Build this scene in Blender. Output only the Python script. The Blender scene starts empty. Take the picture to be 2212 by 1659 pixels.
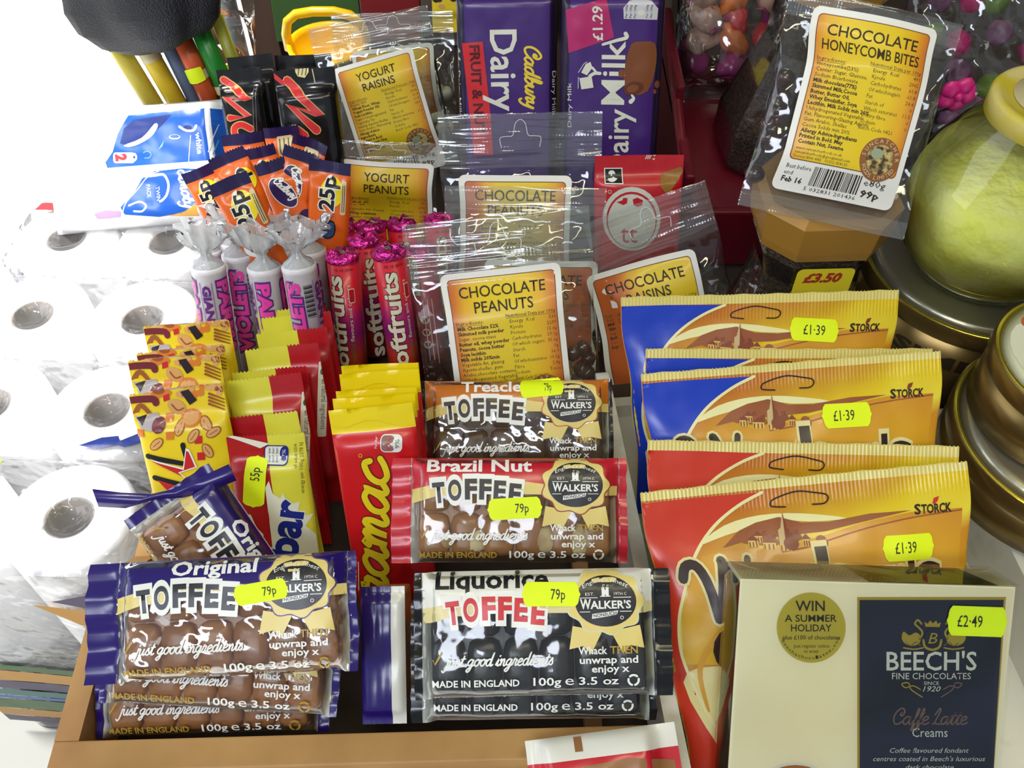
import bpy, bmesh, math, random
from mathutils import Vector, Matrix, Euler, noise
from mathutils.geometry import tessellate_polygon
SC = bpy.context.scene
COL = SC.collection
random.seed(7)
R = math.radians
# ------------------------------------------------------------------ camera, sky, lamps, exposure
cam = bpy.data.objects.new('camera', bpy.data.cameras.new('camera'))
cam.data.sensor_width = 36.0
cam.data.lens = 36.0 * 2000.0 / 2212.0
cam.data.clip_start = 0.02
cam.location = (0, 0, 0.55)
cam.rotation_euler = (R(39.5), 0, 0)
COL.objects.link(cam)
SC.camera = cam
SC.view_settings.view_transform = 'Standard'
SC.view_settings.look = 'None'
SC.view_settings.gamma = 1.0
SC.view_settings.use_curve_mapping = False
SC.view_settings.exposure = -0.42
wd = bpy.data.worlds.new('sky'); SC.world = wd; wd.use_nodes = True
wd.node_tree.nodes['Background'].inputs[0].default_value = (0.80, 0.88, 1.0, 1)
wd.node_tree.nodes['Background'].inputs[1].default_value = 0.5
def lamp(name, kind, loc, aim, energy, color, **kw):
    l = bpy.data.lights.new(name, kind); l.energy = energy; l.color = color
    for k, v in kw.items(): setattr(l, k, v)
    o = bpy.data.objects.new(name, l); COL.objects.link(o)
    o.location = loc
    o.rotation_euler = (Vector(aim) - Vector(loc)).to_track_quat('-Z', 'Y').to_euler()
    return o
lamp('sun', 'SUN', (-1.0, 0.6, 3.0), (-0.42, 0.42, 0), 12.5, (1, 0.98, 0.95), angle=R(9))
lamp('open_side_daylight', 'AREA', (-1.7, 0.35, 0.95), (-0.1, 0.4, 0.0), 16, (0.86, 0.92, 1.0), shape='RECTANGLE', size=1.5, size_y=1.0)
lamp('front_glare_panel', 'AREA', (-0.62, -1.0, 1.72), (-0.1, 0.2, 0.1), 25, (0.82, 0.88, 1.0), shape='RECTANGLE', size=1.2, size_y=0.30)  # added panel for glare on the wrappers, standing in for bright sky out front
lamp('fluorescent_tube_near', 'AREA', (0.32, 0.10, 1.42), (0.25, 0.22, 0), 8.0, (1.0, 0.95, 0.68), shape='RECTANGLE', size=1.15, size_y=0.07)
lamp('fluorescent_tube_far', 'AREA', (0.35, 0.62, 1.40), (0.3, 0.62, 0), 1.2, (1.0, 0.94, 0.68), shape='RECTANGLE', size=1.15, size_y=0.07)
# ------------------------------------------------------------------ materials
def lin(c): 
    return tuple(((v/255)/12.92 if v/255 <= 0.04045 else ((v/255+0.055)/1.055)**2.4) for v in c)
_M = {}
def _bump(nt, scale, dist, strength=1.0, kind='noise', detail=3.0, stretch=None):
    tc = nt.nodes.new('ShaderNodeTexCoord')
    src = tc.outputs['Object']
    if stretch:
        mp = nt.nodes.new('ShaderNodeMapping'); mp.inputs['Scale'].default_value = stretch
        nt.links.new(src, mp.inputs[0]); src = mp.outputs[0]
    if kind == 'noise' or kind == 'crease':
        tx = nt.nodes.new('ShaderNodeTexNoise'); tx.inputs['Scale'].default_value = scale
        tx.inputs['Detail'].default_value = detail
        if kind == 'crease': tx.noise_type = 'RIDGED_MULTIFRACTAL'
        out = tx.outputs[0]
    elif kind == 'ribs':
        tx = nt.nodes.new('ShaderNodeTexWave'); tx.inputs['Scale'].default_value = scale
        tx.bands_direction = 'X'; out = tx.outputs[1]
    elif kind == 'cells':
        tx = nt.nodes.new('ShaderNodeTexVoronoi'); tx.inputs['Scale'].default_value = scale; out = tx.outputs[0]
    nt.links.new(src, tx.inputs['Vector'])
    b = nt.nodes.new('ShaderNodeBump'); b.inputs['Strength'].default_value = strength
    b.inputs['Distance'].default_value = dist
    nt.links.new(out, b.inputs['Height'])
    return b.outputs[0]
def mat(name, rgb, rough=0.45, metal=0.0, bump=None, spec=0.5, coat=0.0, sub=0.0, mottle=None):
    """opaque coloured surface; bump = keyword arguments of _bump; mottle = (second colour, scale, low, high)"""
    if name in _M: return _M[name]
    m = bpy.data.materials.new(name); m.use_nodes = True; nt = m.node_tree
    b = nt.nodes['Principled BSDF']
    b.inputs['Base Color'].default_value = lin(rgb) + (1,)
    b.inputs['Roughness'].default_value = rough; b.inputs['Metallic'].default_value = metal
    b.inputs['Specular IOR Level'].default_value = spec; b.inputs['Coat Weight'].default_value = coat
    b.inputs['Coat Roughness'].default_value = 0.12
    if sub: b.inputs['Subsurface Weight'].default_value = sub; b.inputs['Subsurface Radius'].default_value = (0.004, 0.004, 0.003)
    if bump: nt.links.new(_bump(nt, **bump), b.inputs['Normal'])
    if mottle:
        c2, sc, lo, hi = mottle
        tc = nt.nodes.new('ShaderNodeTexCoord'); tx = nt.nodes.new('ShaderNodeTexNoise'); tx.inputs['Scale'].default_value = sc
        tx.inputs['Detail'].default_value = 4
        rp = nt.nodes.new('ShaderNodeValToRGB'); rp.color_ramp.elements[0].position = lo; rp.color_ramp.elements[1].position = hi
        rp.color_ramp.elements[0].color = lin(rgb) + (1,); rp.color_ramp.elements[1].color = lin(c2) + (1,)
        nt.links.new(tc.outputs['Object'], tx.inputs['Vector']); nt.links.new(tx.outputs[0], rp.inputs[0]); nt.links.new(rp.outputs[0], b.inputs['Base Color'])
    _M[name] = m
    return m
CRINKLE = dict(scale=70, dist=0.0011, detail=2.5)
SOFT = dict(scale=38, dist=0.0012, detail=1.5)
def film(name, rgb, rough=0.28, bump=SOFT, metal=0.0, coat=0.16, **k):      # printed plastic film
    return mat('film_' + name, rgb, rough, metal, bump, 0.5, coat, **k)
def ink(name, rgb, rough=0.35, bump=SOFT):                                # flat printing ink on film
    return mat('ink_' + name, rgb, rough, 0, bump, 0.4, 0.08)
def clear(name='clear_film', tint=(250, 252, 250), haze=0.05, bump=None, rough=0.07, refl=1.6):
    """thin transparent plastic: see-through with fresnel gloss on a creased normal, a little milky"""
    if name in _M: return _M[name]
    m = bpy.data.materials.new(name); m.use_nodes = True; nt = m.node_tree
    nt.nodes.remove(nt.nodes['Principled BSDF']); out = nt.nodes['Material Output']
    nrm = _bump(nt, **(bump or dict(scale=42, dist=0.0035, detail=2.0, kind='noise')))
    tr = nt.nodes.new('ShaderNodeBsdfTransparent'); tr.inputs[0].default_value = lin(tint) + (1,)
    gl = nt.nodes.new('ShaderNodeBsdfGlossy'); gl.inputs['Roughness'].default_value = rough
    nt.links.new(nrm, gl.inputs['Normal'])
    df = nt.nodes.new('ShaderNodeBsdfTranslucent'); df.inputs[0].default_value = (0.85, 0.87, 0.88, 1)
    d2 = nt.nodes.new('ShaderNodeBsdfDiffuse'); d2.inputs[0].default_value = (0.85, 0.87, 0.88, 1)
    md = nt.nodes.new('ShaderNodeMixShader'); md.inputs[0].default_value = 0.5
    nt.links.new(df.outputs[0], md.inputs[1]); nt.links.new(d2.outputs[0], md.inputs[2])
    m1 = nt.nodes.new('ShaderNodeMixShader'); m1.inputs[0].default_value = haze
    nt.links.new(tr.outputs[0], m1.inputs[1]); nt.links.new(md.outputs[0], m1.inputs[2])
    fr = nt.nodes.new('ShaderNodeFresnel'); fr.inputs[0].default_value = 1.45; nt.links.new(nrm, fr.inputs['Normal'])
    mu = nt.nodes.new('ShaderNodeMath'); mu.operation = 'MULTIPLY'; mu.inputs[1].default_value = refl; mu.use_clamp = True
    nt.links.new(fr.outputs[0], mu.inputs[0])
    m2 = nt.nodes.new('ShaderNodeMixShader'); nt.links.new(mu.outputs[0], m2.inputs[0])
    nt.links.new(m1.outputs[0], m2.inputs[1]); nt.links.new(gl.outputs[0], m2.inputs[2])
    nt.links.new(m2.outputs[0], out.inputs['Surface'])
    _M[name] = m
    return m
def ramp_print(name, stops, mode='x', half=0.04, rough=0.35, bump=None, noisy=0.0, center=(0, 0), seed=0):
    """printed colour blend across the artwork, in the surface's own coordinates. mode x: by |x|; r: by radius; y: by y; d: by x+y"""
    if name in _M: return _M[name]
    m = bpy.data.materials.new(name); m.use_nodes = True; nt = m.node_tree; b = nt.nodes['Principled BSDF']
    b.inputs['Roughness'].default_value = rough; b.inputs['Coat Weight'].default_value = 0.08
    tc = nt.nodes.new('ShaderNodeTexCoord'); mp = nt.nodes.new('ShaderNodeMapping')
    mp.inputs['Location'].default_value = (-center[0], -center[1], 0)
    nt.links.new(tc.outputs['Object'], mp.inputs[0])
    sp = nt.nodes.new('ShaderNodeSeparateXYZ'); nt.links.new(mp.outputs[0], sp.inputs[0])
    def math_(op, a, bb=None):
        n = nt.nodes.new('ShaderNodeMath'); n.operation = op
        for i, v in enumerate((a, bb)):
            if v is None: continue
            if isinstance(v, (int, float)): n.inputs[i].default_value = v
            else: nt.links.new(v, n.inputs[i])
        return n.outputs[0]
    if mode == 'x': v = math_('ABSOLUTE', sp.outputs[0])
    elif mode == 'y': v = math_('MULTIPLY', sp.outputs[1], -1.0)
    elif mode == 'd': v = math_('SUBTRACT', math_('MULTIPLY', sp.outputs[0], 0.35), sp.outputs[1])
    else:
        v = math_('SQRT', math_('ADD', math_('MULTIPLY', sp.outputs[0], sp.outputs[0]), math_('MULTIPLY', sp.outputs[1], sp.outputs[1])))
    v = math_('DIVIDE', v, half)
    if noisy:
        tx = nt.nodes.new('ShaderNodeTexNoise'); tx.inputs['Scale'].default_value = 22; tx.inputs['Detail'].default_value = 2
        nt.links.new(mp.outputs[0], tx.inputs['Vector'])
        v = math_('ADD', v, math_('MULTIPLY', math_('SUBTRACT', tx.outputs[0], 0.5), noisy))
    rp = nt.nodes.new('ShaderNodeValToRGB')
    el = rp.color_ramp.elements
    while len(el) < len(stops): el.new(0.5)
    for e, (p, c) in zip(el, stops): e.position = p; e.color = lin(c) + (1,)
    nt.links.new(v, rp.inputs[0]); nt.links.new(rp.outputs[0], b.inputs['Base Color'])
    if bump: nt.links.new(_bump(nt, **bump), b.inputs['Normal'])
    _M[name] = m
    return m
# ------------------------------------------------------------------ tagging
def tag(o, label, cat, group=None, kind=None):
    if label: o['label'] = label
    if cat: o['category'] = cat
    if group: o['group'] = group
    if kind: o['kind'] = kind
    return o
def empty(name, loc, rot=(0, 0, 0)):
    o = bpy.data.objects.new(name, None); COL.objects.link(o)
    o.empty_display_size = 0.01
    o.location = [v*0.001 for v in loc]; o.rotation_euler = [R(a) for a in rot]
    return o
# ------------------------------------------------------------------ lettering
_T = {}
CAP = None
def letters(s, bold=0.0, shear=0.0, res=3):
    k = (s, bold, shear, res)
    if k in _T: return _T[k]
    c = bpy.data.curves.new('t', 'FONT'); c.body = s; c.resolution_u = res; c.offset = bold; c.shear = shear; c.size = 1
    o = bpy.data.objects.new('t', c)
    me = bpy.data.meshes.new_from_object(o)
    v = [(p.co.x, p.co.y) for p in me.vertices]; f = [tuple(p.vertices) for p in me.polygons]
    bpy.data.objects.remove(o); bpy.data.curves.remove(c); bpy.data.meshes.remove(me)
    _T[k] = (v, f)
    return _T[k]
_h = letters('H')[0]; CAP = max(p[1] for p in _h) - min(p[1] for p in _h)
def smooth_line(p, n=6, closed=False):
    if len(p) < 3: return list(p)
    out = []; N = len(p)
    rng = range(N) if closed else range(N-1)
    for i in rng:
        if closed: a, b, c, d = p[i-1], p[i], p[(i+1) % N], p[(i+2) % N]
        else: a, b, c, d = p[max(i-1, 0)], p[i], p[i+1], p[min(i+2, N-1)]
        for j in range(n):
            t = j/n
            out.append(tuple(0.5*((2*b[q]) + (-a[q]+c[q])*t + (2*a[q]-5*b[q]+4*c[q]-d[q])*t*t + (-a[q]+3*b[q]-3*c[q]+d[q])*t**3) for q in (0, 1)))
    if not closed: out.append(p[-1])
    return out
# joined handwriting: strokes on a 1-unit x-height, advance
HAND = {
 'a': ([[(0.82,.82),(.5,1),(.12,.7),(.1,.25),(.38,0),(.7,.35),(.86,1),(.8,.25),(.95,0),(1.2,.2)]], 1.12),
 'b': ([[(.0,.1),(.35,1.0),(.42,1.9),(.25,2.0),(.15,1.2),(.2,.15),(.5,0),(.82,.4),(.7,.85),(.4,.8)]], .95),
 'c': ([[(.8,.75),(.62,1),(.2,.75),(.1,.3),(.38,0),(.75,.1),(1.0,.3)]], .95),
 'd': ([[(.8,.82),(.5,1),(.12,.7),(.1,.25),(.38,0),(.7,.35),(.95,2.0),(.82,.25),(.95,0),(1.2,.2)]], 1.12),
 'e': ([[(.1,.4),(.6,.6),(.7,.9),(.42,1),(.12,.65),(.15,.2),(.4,0),(.75,.1),(.95,.25)]], .9),
 'f': ([[(0,.1),(.5,1.1),(.6,1.85),(.42,1.9),(.3,.8),(.15,-.7),(.35,-.6),(.4,0),(.7,.2)]], .6),
 'g': ([[(.8,.82),(.5,1),(.12,.7),(.1,.3),(.38,.08),(.7,.4),(.85,1),(.7,-.4),(.35,-.85),(.1,-.6),(.6,-.15),(1.15,.2)]], 1.1),
 'i': ([[(0,.15),(.3,1),(.22,.2),(.4,0),(.65,.2)],[(.36,1.4),(.42,1.5)]], .6),
 'j': ([[(.35,1),(.2,-.4),(-.1,-.85),(-.35,-.6)],[(.42,1.4),(.48,1.5)]], .55),
 'l': ([[(0,.2),(.4,1.2),(.45,1.95),(.3,1.9),(.2,.3),(.4,0),(.65,.2)]], .6),
 'm': ([[(0,.8),(.18,1),(.2,0),(.25,.6),(.5,1),(.6,.7),(.58,0),(.65,.6),(.9,1),(1.02,.7),(.98,.15),(1.15,0),(1.4,.2)]], 1.35),
 'n': ([[(0,.8),(.18,1),(.2,0),(.28,.6),(.58,1),(.72,.7),(.68,.15),(.85,0),(1.1,.2)]], 1.05),
 'o': ([[(.5,1),(.12,.7),(.12,.25),(.42,0),(.75,.3),(.75,.75),(.5,1),(.8,.85),(1.0,.9)]], .98),
 'r': ([[(0,.15),(.25,1.1),(.35,.9),(.62,.9),(.5,.3),(.62,0),(.85,.2)]], .82),
 's': ([[(0,.15),(.45,1.05),(.5,.7),(.65,.3),(.45,0),(.1,.15)]], .75),
 't': ([[(0,.15),(.35,1.0),(.45,1.6),(.3,.3),(.48,0),(.75,.2)],[(.1,1.05),(.7,1.12)]], .68),
 'u': ([[(0,.8),(.15,1),(.15,.3),(.38,0),(.65,.3),(.78,1),(.72,.2),(.88,0),(1.1,.2)]], 1.05),
 'w': ([[(0,.8),(.15,1),(.15,.3),(.35,0),(.6,.4),(.65,1),(.65,.3),(.85,0),(1.1,.5),(1.1,1),(1.35,.9)]], 1.25),
 'y': ([[(0,.8),(.15,1),(.15,.4),(.38,.1),(.65,.4),(.8,1),(.65,-.4),(.3,-.85),(.05,-.6)]], 1.0),
 'C': ([[(1.0,1.5),(.85,1.2),(1.15,1.1),(1.3,1.6),(.9,2.05),(.35,1.6),(.15,.8),(.45,.1),(.95,.1),(1.4,.5)]], 1.35),
 'L': ([[(.2,1.2),(.6,2.0),(.75,1.7),(.4,.3),(.1,.05),(.5,.1),(1.1,0)]], 1.1),
 '`': ([[(-.55,1.6),(-.35,1.35)]], 0.0),
 ' ': ([], .6),
}
# ------------------------------------------------------------------ part: one mesh, base surface plus printed artwork laid on it
class Part:
    def __init__(s, surf=None, A=None, cut=4.0):
        s.v, s.f, s.m, s.mats, s.sm = [], [], [], [], []
        s.surf = surf or (lambda x, y, o: (x, y, o)); s.A = A; s.cut = cut; s.lift = 0.30; s.clip = None; s.gap = 0.08
    def mi(s, m):
        if m not in s.mats: s.mats.append(m)
        return s.mats.index(m)
    def raw(s, vs, fs, m, smooth=True):
        n = len(s.v); i = s.mi(m)
        s.v += [tuple(p) for p in vs]
        for f in fs: s.f.append(tuple(n+k for k in f)); s.m.append(i); s.sm.append(smooth)
    def d2(s, p):
        if s.A is None: return (p[0], p[1])
        a = s.A
        return (a[0]*p[0]+a[1]*p[1]+a[2], a[3]*p[0]+a[4]*p[1]+a[5])
    def flat(s, pts, faces, m, L=1, conv=True, cut=None):
        """lay a flat triangulated shape (design units) on the surface as printed layer L"""
        P = [s.d2(p) for p in pts] if conv else list(pts)
        cut = cut or s.cut
        xs = [p[0] for p in P]; ys = [p[1] for p in P]
        if cut and (max(xs)-min(xs) > cut*0.8 or max(ys)-min(ys) > cut*0.8):
            bm = bmesh.new(); vv = [bm.verts.new((p[0], p[1], 0)) for p in P]
            for f in faces:
                try: bm.faces.new([vv[k] for k in f])
                except ValueError: pass
            for ax, arr in ((0, xs), (1, ys)):
                k = math.floor(min(arr)/cut)+1
                while k*cut < max(arr):
                    co = [0, 0, 0]; no = [0, 0, 0]; co[ax] = k*cut; no[ax] = 1
                    bmesh.ops.bisect_plane(bm, geom=bm.verts[:]+bm.edges[:]+bm.faces[:], plane_co=co, plane_no=no, dist=1e-5)
                    k += 1
            bm.verts.index_update()
            P = [(w.co.x, w.co.y) for w in bm.verts]; faces = [[w.index for w in f.verts] for f in bm.faces]; bm.free()
        o = s.lift + s.gap*L
        if s.clip:
            cw, ch = s.clip; P = [(max(-cw/2, min(cw/2, x)), max(-ch, min(0, y))) for x, y in P]
        V = [s.surf(x, y, o) for x, y in P]; out = []
        for f in faces:
            a = sum(P[f[i]][0]*P[f[(i+1) % len(f)]][1]-P[f[(i+1) % len(f)]][0]*P[f[i]][1] for i in range(len(f)))
            out.append(f if a > 0 else list(reversed(f)))
        s.raw(V, out, m)
    def poly(s, pts, m, L=1, curve=0, cut=None, conv=True):
        if curve: pts = smooth_line(pts, curve, True)
        t = tessellate_polygon([[Vector((p[0], p[1], 0)) for p in pts]])
        s.flat(pts, [tuple(k) for k in t], m, L, conv, cut)
    def rect(s, x0, y0, x1, y1, m, L=1, r=0, conv=True):
        if r:
            pts = []
            for cx, cy, a0 in ((x1-r, y1-r, 0), (x0+r, y1-r, 90), (x0+r, y0+r, 180), (x1-r, y0+r, 270)):
                for k in range(5): a = R(a0+k*22.5); pts.append((cx+r*math.cos(a), cy+r*math.sin(a)))
        else: pts = [(x0, y0), (x1, y0), (x1, y1), (x0, y1)]
        s.poly(pts, m, L, conv=conv)
    def ell(s, cx, cy, rx, ry, m, L=1, rot=0, n=28, conv=True, hole=0):
        ca, sa = math.cos(R(rot)), math.sin(R(rot))
        def pt(a, k): x, y = rx*k*math.cos(a), ry*k*math.sin(a); return (cx+x*ca-y*sa, cy+x*sa+y*ca)
        ring = [pt(2*math.pi*i/n, 1) for i in range(n)]
        if hole:
            inn = [pt(2*math.pi*i/n, hole) for i in range(n)]
            s.flat(ring+inn, [(i, (i+1) % n, n+(i+1) % n, n+i) for i in range(n)], m, L, conv)
        else: s.flat([(cx, cy)]+ring, [(0, 1+i, 1+(i+1) % n) for i in range(n)], m, L, conv)
    def text(s, t, x, y, w, h, m, rot=0, L=2, bold=0.0, shear=0.0, res=2, out=None, ow=0.05, bend=0, conv=True, dn=None):
        """t with its lower left corner at x,y, w wide and capitals h high (design units; y grows downwards when an artwork map is set)"""
        dn = (s.A is not None and conv) if dn is None else dn
        v, f = letters(t, bold, shear, res)
        if not v: return
        x0 = min(p[0] for p in v); x1 = max(p[0] for p in v)
        kx = w/(x1-x0); ky = h/CAP
        ca, sa = math.cos(R(rot)), math.sin(R(rot)); sg = -1 if dn else 1
        def place(vv):
            r = []
            for p in vv:
                a, b = (p[0]-x0)*kx, p[1]*ky
                if bend:      # arc: + bulges upwards in the middle
                    q = (a-w/2)/(w/2); th = -q*R(bend); b0 = b + (w/2)/max(math.sin(R(abs(bend))), .01)*(math.cos(th)-math.cos(R(bend)))*(1 if bend > 0 else -1)
                    a, b = a + b*math.sin(-th), b0
                r.append((x + a*ca - b*sa, y + sg*(a*sa + b*ca)))
            return r
        if out is not None:
            v2, f2 = letters(t, bold+ow, shear, res)
            s.flat(place(v2), f2, out, L-1, conv)
        s.flat(place(v), f, m, L, conv)
    def line(s, pts, wid, m, L=2, curve=5, closed=False, conv=True, taper=None):
        """a painted stroke along pts"""
        p = smooth_line(pts, curve, closed) if curve and len(pts) > 2 else list(pts)
        n = len(p); V = []; F = []
        for i in range(n):
            a = p[i-1] if (i or closed) else p[i]; b = p[(i+1) % n] if (i < n-1 or closed) else p[i]
            dx, dy = b[0]-a[0], b[1]-a[1]; l = math.hypot(dx, dy) or 1
            k = wid/2*(1 if not taper else taper[0]+(taper[1]-taper[0])*i/max(n-1, 1))
            V += [(p[i][0]-dy/l*k, p[i][1]+dx/l*k), (p[i][0]+dy/l*k, p[i][1]-dx/l*k)]
        for i in range(n if closed else n-1):
            j = (i+1) % n; F.append((2*i, 2*i+1, 2*j+1, 2*j))
        s.flat(V, F, m, L, conv)
        if not closed:
            for c, k in ((p[0], taper[0] if taper else 1), (p[-1], taper[1] if taper else 1)):
                r = wid/2*k; s.flat([c]+[(c[0]+r*math.cos(a*.7854), c[1]+r*math.sin(a*.7854)) for a in range(8)], [(0, 1+a, 1+(a+1) % 8) for a in range(8)], m, L, conv)
    def script(s, t, x, y, xh, w, m, wid, rot=0, L=2, slant=0.35, out=None, ow=0, conv=True):
        """joined handwriting fitted to width w, x-height xh"""
        adv = 0; st = []
        for ch in t:
            g, a = HAND.get(ch, HAND['o'])
            for l in g: st.append([(adv+px+slant*py, py) for px, py in l])
            adv += a
        x0 = min(q[0] for l in st for q in l); x1 = max(q[0] for l in st for q in l)
        kx = w/(x1-x0); ca, sa = math.cos(R(rot)), math.sin(R(rot)); sg = -1 if (s.A is not None and conv) else 1
        for l in st:
            q = [(x+((a-x0)*kx)*ca-(b*xh)*sa, y+sg*(((a-x0)*kx)*sa+(b*xh)*ca)) for a, b in l]
            if out is not None: s.line(q, wid+ow, out, L-1, 4, conv=conv)
            s.line(q, wid, m, L, 4, conv=conv)
    def finish(s, name, parent=None, label=None):
        me = bpy.data.meshes.new(name)
        me.from_pydata([(a*0.001, b*0.001, c*0.001) for a, b, c in s.v], [], s.f)
        for m in s.mats: me.materials.append(m)
        me.polygons.foreach_set('material_index', s.m); me.polygons.foreach_set('use_smooth', s.sm); me.update()
        o = bpy.data.objects.new(name, me); COL.objects.link(o)
        if parent is not None: o.parent = parent
        if label: o['label'] = label
        return o
# ------------------------------------------------------------------ solid helpers (mm)
def box(p, x0, x1, y0, y1, z0, z1, m, M=None, bev=0):
    bm = bmesh.new(); bmesh.ops.create_cube(bm, size=1)
    for v in bm.verts: v.co = Vector((x0+(v.co.x+.5)*(x1-x0), y0+(v.co.y+.5)*(y1-y0), z0+(v.co.z+.5)*(z1-z0)))
    if bev: bmesh.ops.bevel(bm, geom=bm.edges[:], offset=bev, segments=2, affect='EDGES', profile=0.6)
    bm.verts.index_update()
    vs = [(M @ v.co if M else v.co) for v in bm.verts]
    p.raw(vs, [[v.index for v in f.verts] for f in bm.faces], m, smooth=False); bm.free()
def lathe(p, prof, m, n=40, M=None, sx=1, sy=1, sides=None, smooth=True, cap=True):
    """revolve (radius, z) pairs about z"""
    n = sides or n; V = []; F = []
    for r, z in prof:
        for i in range(n):
            a = 2*math.pi*(i+.5)/n; q = Vector((r*math.cos(a)*sx, r*math.sin(a)*sy, z)); V.append(M @ q if M else q)
    for k in range(len(prof)-1):
        for i in range(n):
            j = (i+1) % n; F.append((k*n+i, k*n+j, (k+1)*n+j, (k+1)*n+i))
    if cap:
        F.append(tuple(reversed(range(n)))); b = (len(prof)-1)*n; F.append(tuple(range(b, b+n)))
    p.raw(V, F, m, smooth)
def tube(p, pts, r, m, n=10, closed=False):
    pts = [Vector(q) for q in pts]; V = []; F = []; N = len(pts); up = None
    for i in range(N):
        a = pts[i-1] if (i or closed) else pts[i]; b = pts[(i+1) % N] if (i < N-1 or closed) else pts[i]
        t = (b-a).normalized()
        if up is None: up = t.orthogonal().normalized()
        up = (up - t*up.dot(t)).normalized(); sd = t.cross(up)
        rr = r[i] if isinstance(r, (list, tuple)) else r
        for k in range(n): an = 2*math.pi*k/n; V.append(pts[i]+up*rr*math.cos(an)+sd*rr*math.sin(an))
    for i in range(N if closed else N-1):
        j = (i+1) % N
        for k in range(n): l = (k+1) % n; F.append((i*n+k, i*n+l, j*n+l, j*n+k))
    if not closed: F.append(tuple(reversed(range(n)))); F.append(tuple(range((N-1)*n, N*n)))
    p.raw(V, F, m)
def blob(p, c, r, m, sx=1, sy=1, sz=1, n=10, amp=0.0, seed=0, M=None):
    V = []; F = []; k = n//2+1
    for i in range(k+1):
        th = math.pi*i/k
        for j in range(n):
            ph = 2*math.pi*j/n; d = Vector((math.sin(th)*math.cos(ph), math.sin(th)*math.sin(ph), math.cos(th)))
            q = r*(1+amp*noise.noise(d*1.6+Vector((seed*3.1, seed*1.7, 0))))
            w = Vector((d.x*q*sx, d.y*q*sy, d.z*q*sz))
            V.append((M @ w if M else w)+Vector(c))
    for i in range(k):
        for j in range(n): l = (j+1) % n; F.append((i*n+j, (i+1)*n+j, (i+1)*n+l, i*n+l))
    p.raw(V, F, m)
# ------------------------------------------------------------------ pillow packets
def sstep(t): t = max(0.0, min(1.0, t)); return t*t*(3-2*t)
def pillow(w, h, T, fin=(10, 10), ramp=14, p=2.4, axis='y', wav=0.0, pinch=0.0, wr=0.0, seed=0, back=0.6, q=0.5, zfin=0.0, taper=0.0):
    """front of a filled packet: x in [-w/2,w/2], y in [-h,0]; flat seals of fin mm at both ends of the axis; returns surf(x,y,o,side)"""
    def surf(x, y, o, side=1):
        if axis == 'y': u = abs(2*x/w); a, b = -y-fin[0], h+y-fin[1]
        else: u = abs(2*(y+h/2)/h); a, b = x+w/2-fin[0], w/2-x-fin[1]
        S = max(0.0, 1-min(u, 1)**p)**q
        E = sstep(a/ramp)*sstep(b/ramp)
        z = T*S*E
        n = 0
        if wr: n = wr*noise.noise(Vector((x*.06+seed*7.3, y*.06, seed)))*(0.35+S*E)
        e = 1-sstep(a/(ramp*1.6)) if axis == 'y' else 0
        wz = wav*math.sin(x/w*5.2+seed)*e + (zfin*(1-E))
        X, Y = x, y
        if (pinch or taper) and axis == 'y': X = x*(1-pinch*E-taper*sstep((-y/h-.45)/.5))
        if pinch and axis == 'x': Y = -h/2+(y+h/2)*(1-pinch*E)
        Z = (z+n if side > 0 else -z*back+n*.5-0.35) + wz + (o if side > 0 else -o)
        return (X, Y, Z)
    return surf
def sheet(p, surf, w, h, mfn, nx, ny, side=1, tooth=0.0, pitch=2.2, rib=0.0, ribzone=(0, 0), ends=(1, 1), axis='y', ribpitch=2.2):
    """base skin of a packet; teeth along the two sealed ends; mfn(x,y) gives the material"""
    V = []; F = []; M = []
    for j in range(ny+1):
        y = -h*j/ny
        for i in range(nx+1):
            x = -w/2+w*i/nx; yy, xx = y, x
            if tooth and axis == 'y':
                tri = abs(((x/pitch) % 1)*2-1)*tooth
                if j == 0 and ends[0]: yy = y-tri
                if j == ny and ends[1]: yy = y+tri
            if tooth and axis == 'x':
                tri = abs(((y/pitch) % 1)*2-1)*tooth
                if i == 0 and ends[0]: xx = x+tri
                if i == nx and ends[1]: xx = x-tri
            q = list(surf(xx, yy, 0.0, side))
            if rib:
                s_ = xx if axis == 'y' else yy
                d0, d1 = (-yy, h+yy) if axis == 'y' else (xx+w/2, w/2-xx)
                if d0 < ribzone[0] or d1 < ribzone[1]: q[2] += rib*math.sin(2*math.pi*s_/ribpitch)
            V.append(tuple(q))
    for j in range(ny):
        for i in range(nx):
            a = j*(nx+1)+i; f = (a, a+nx+1, a+nx+2, a+1)
            F.append(f if side > 0 else tuple(reversed(f)))
            M.append(mfn(-w/2+w*(i+.5)/nx, -h*(j+.5)/ny))
    n = len(p.v); p.v += V
    for f, m in zip(F, M): p.f.append(tuple(n+k for k in f)); p.m.append(p.mi(m)); p.sm.append(True)
def pk(key): return POSE[key]
def hfit(key, h, T=6.0, floor=1.5):
    """the length that still stands on the board"""
    l, r, A = POSE[key]; M = Euler([R(a) for a in r]).to_matrix()
    return max(30.0, min(h, (l[2]-floor-T*max((M @ Vector((0, 0, 1))).z, 0))/max((M @ Vector((0, 1, 0))).z, .1)))
def packet(name, key, label, cat, group=None):
    l, r, A = POSE[key][:3]
    o = empty(name, l, r); tag(o, label, cat, group)
    return o
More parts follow.
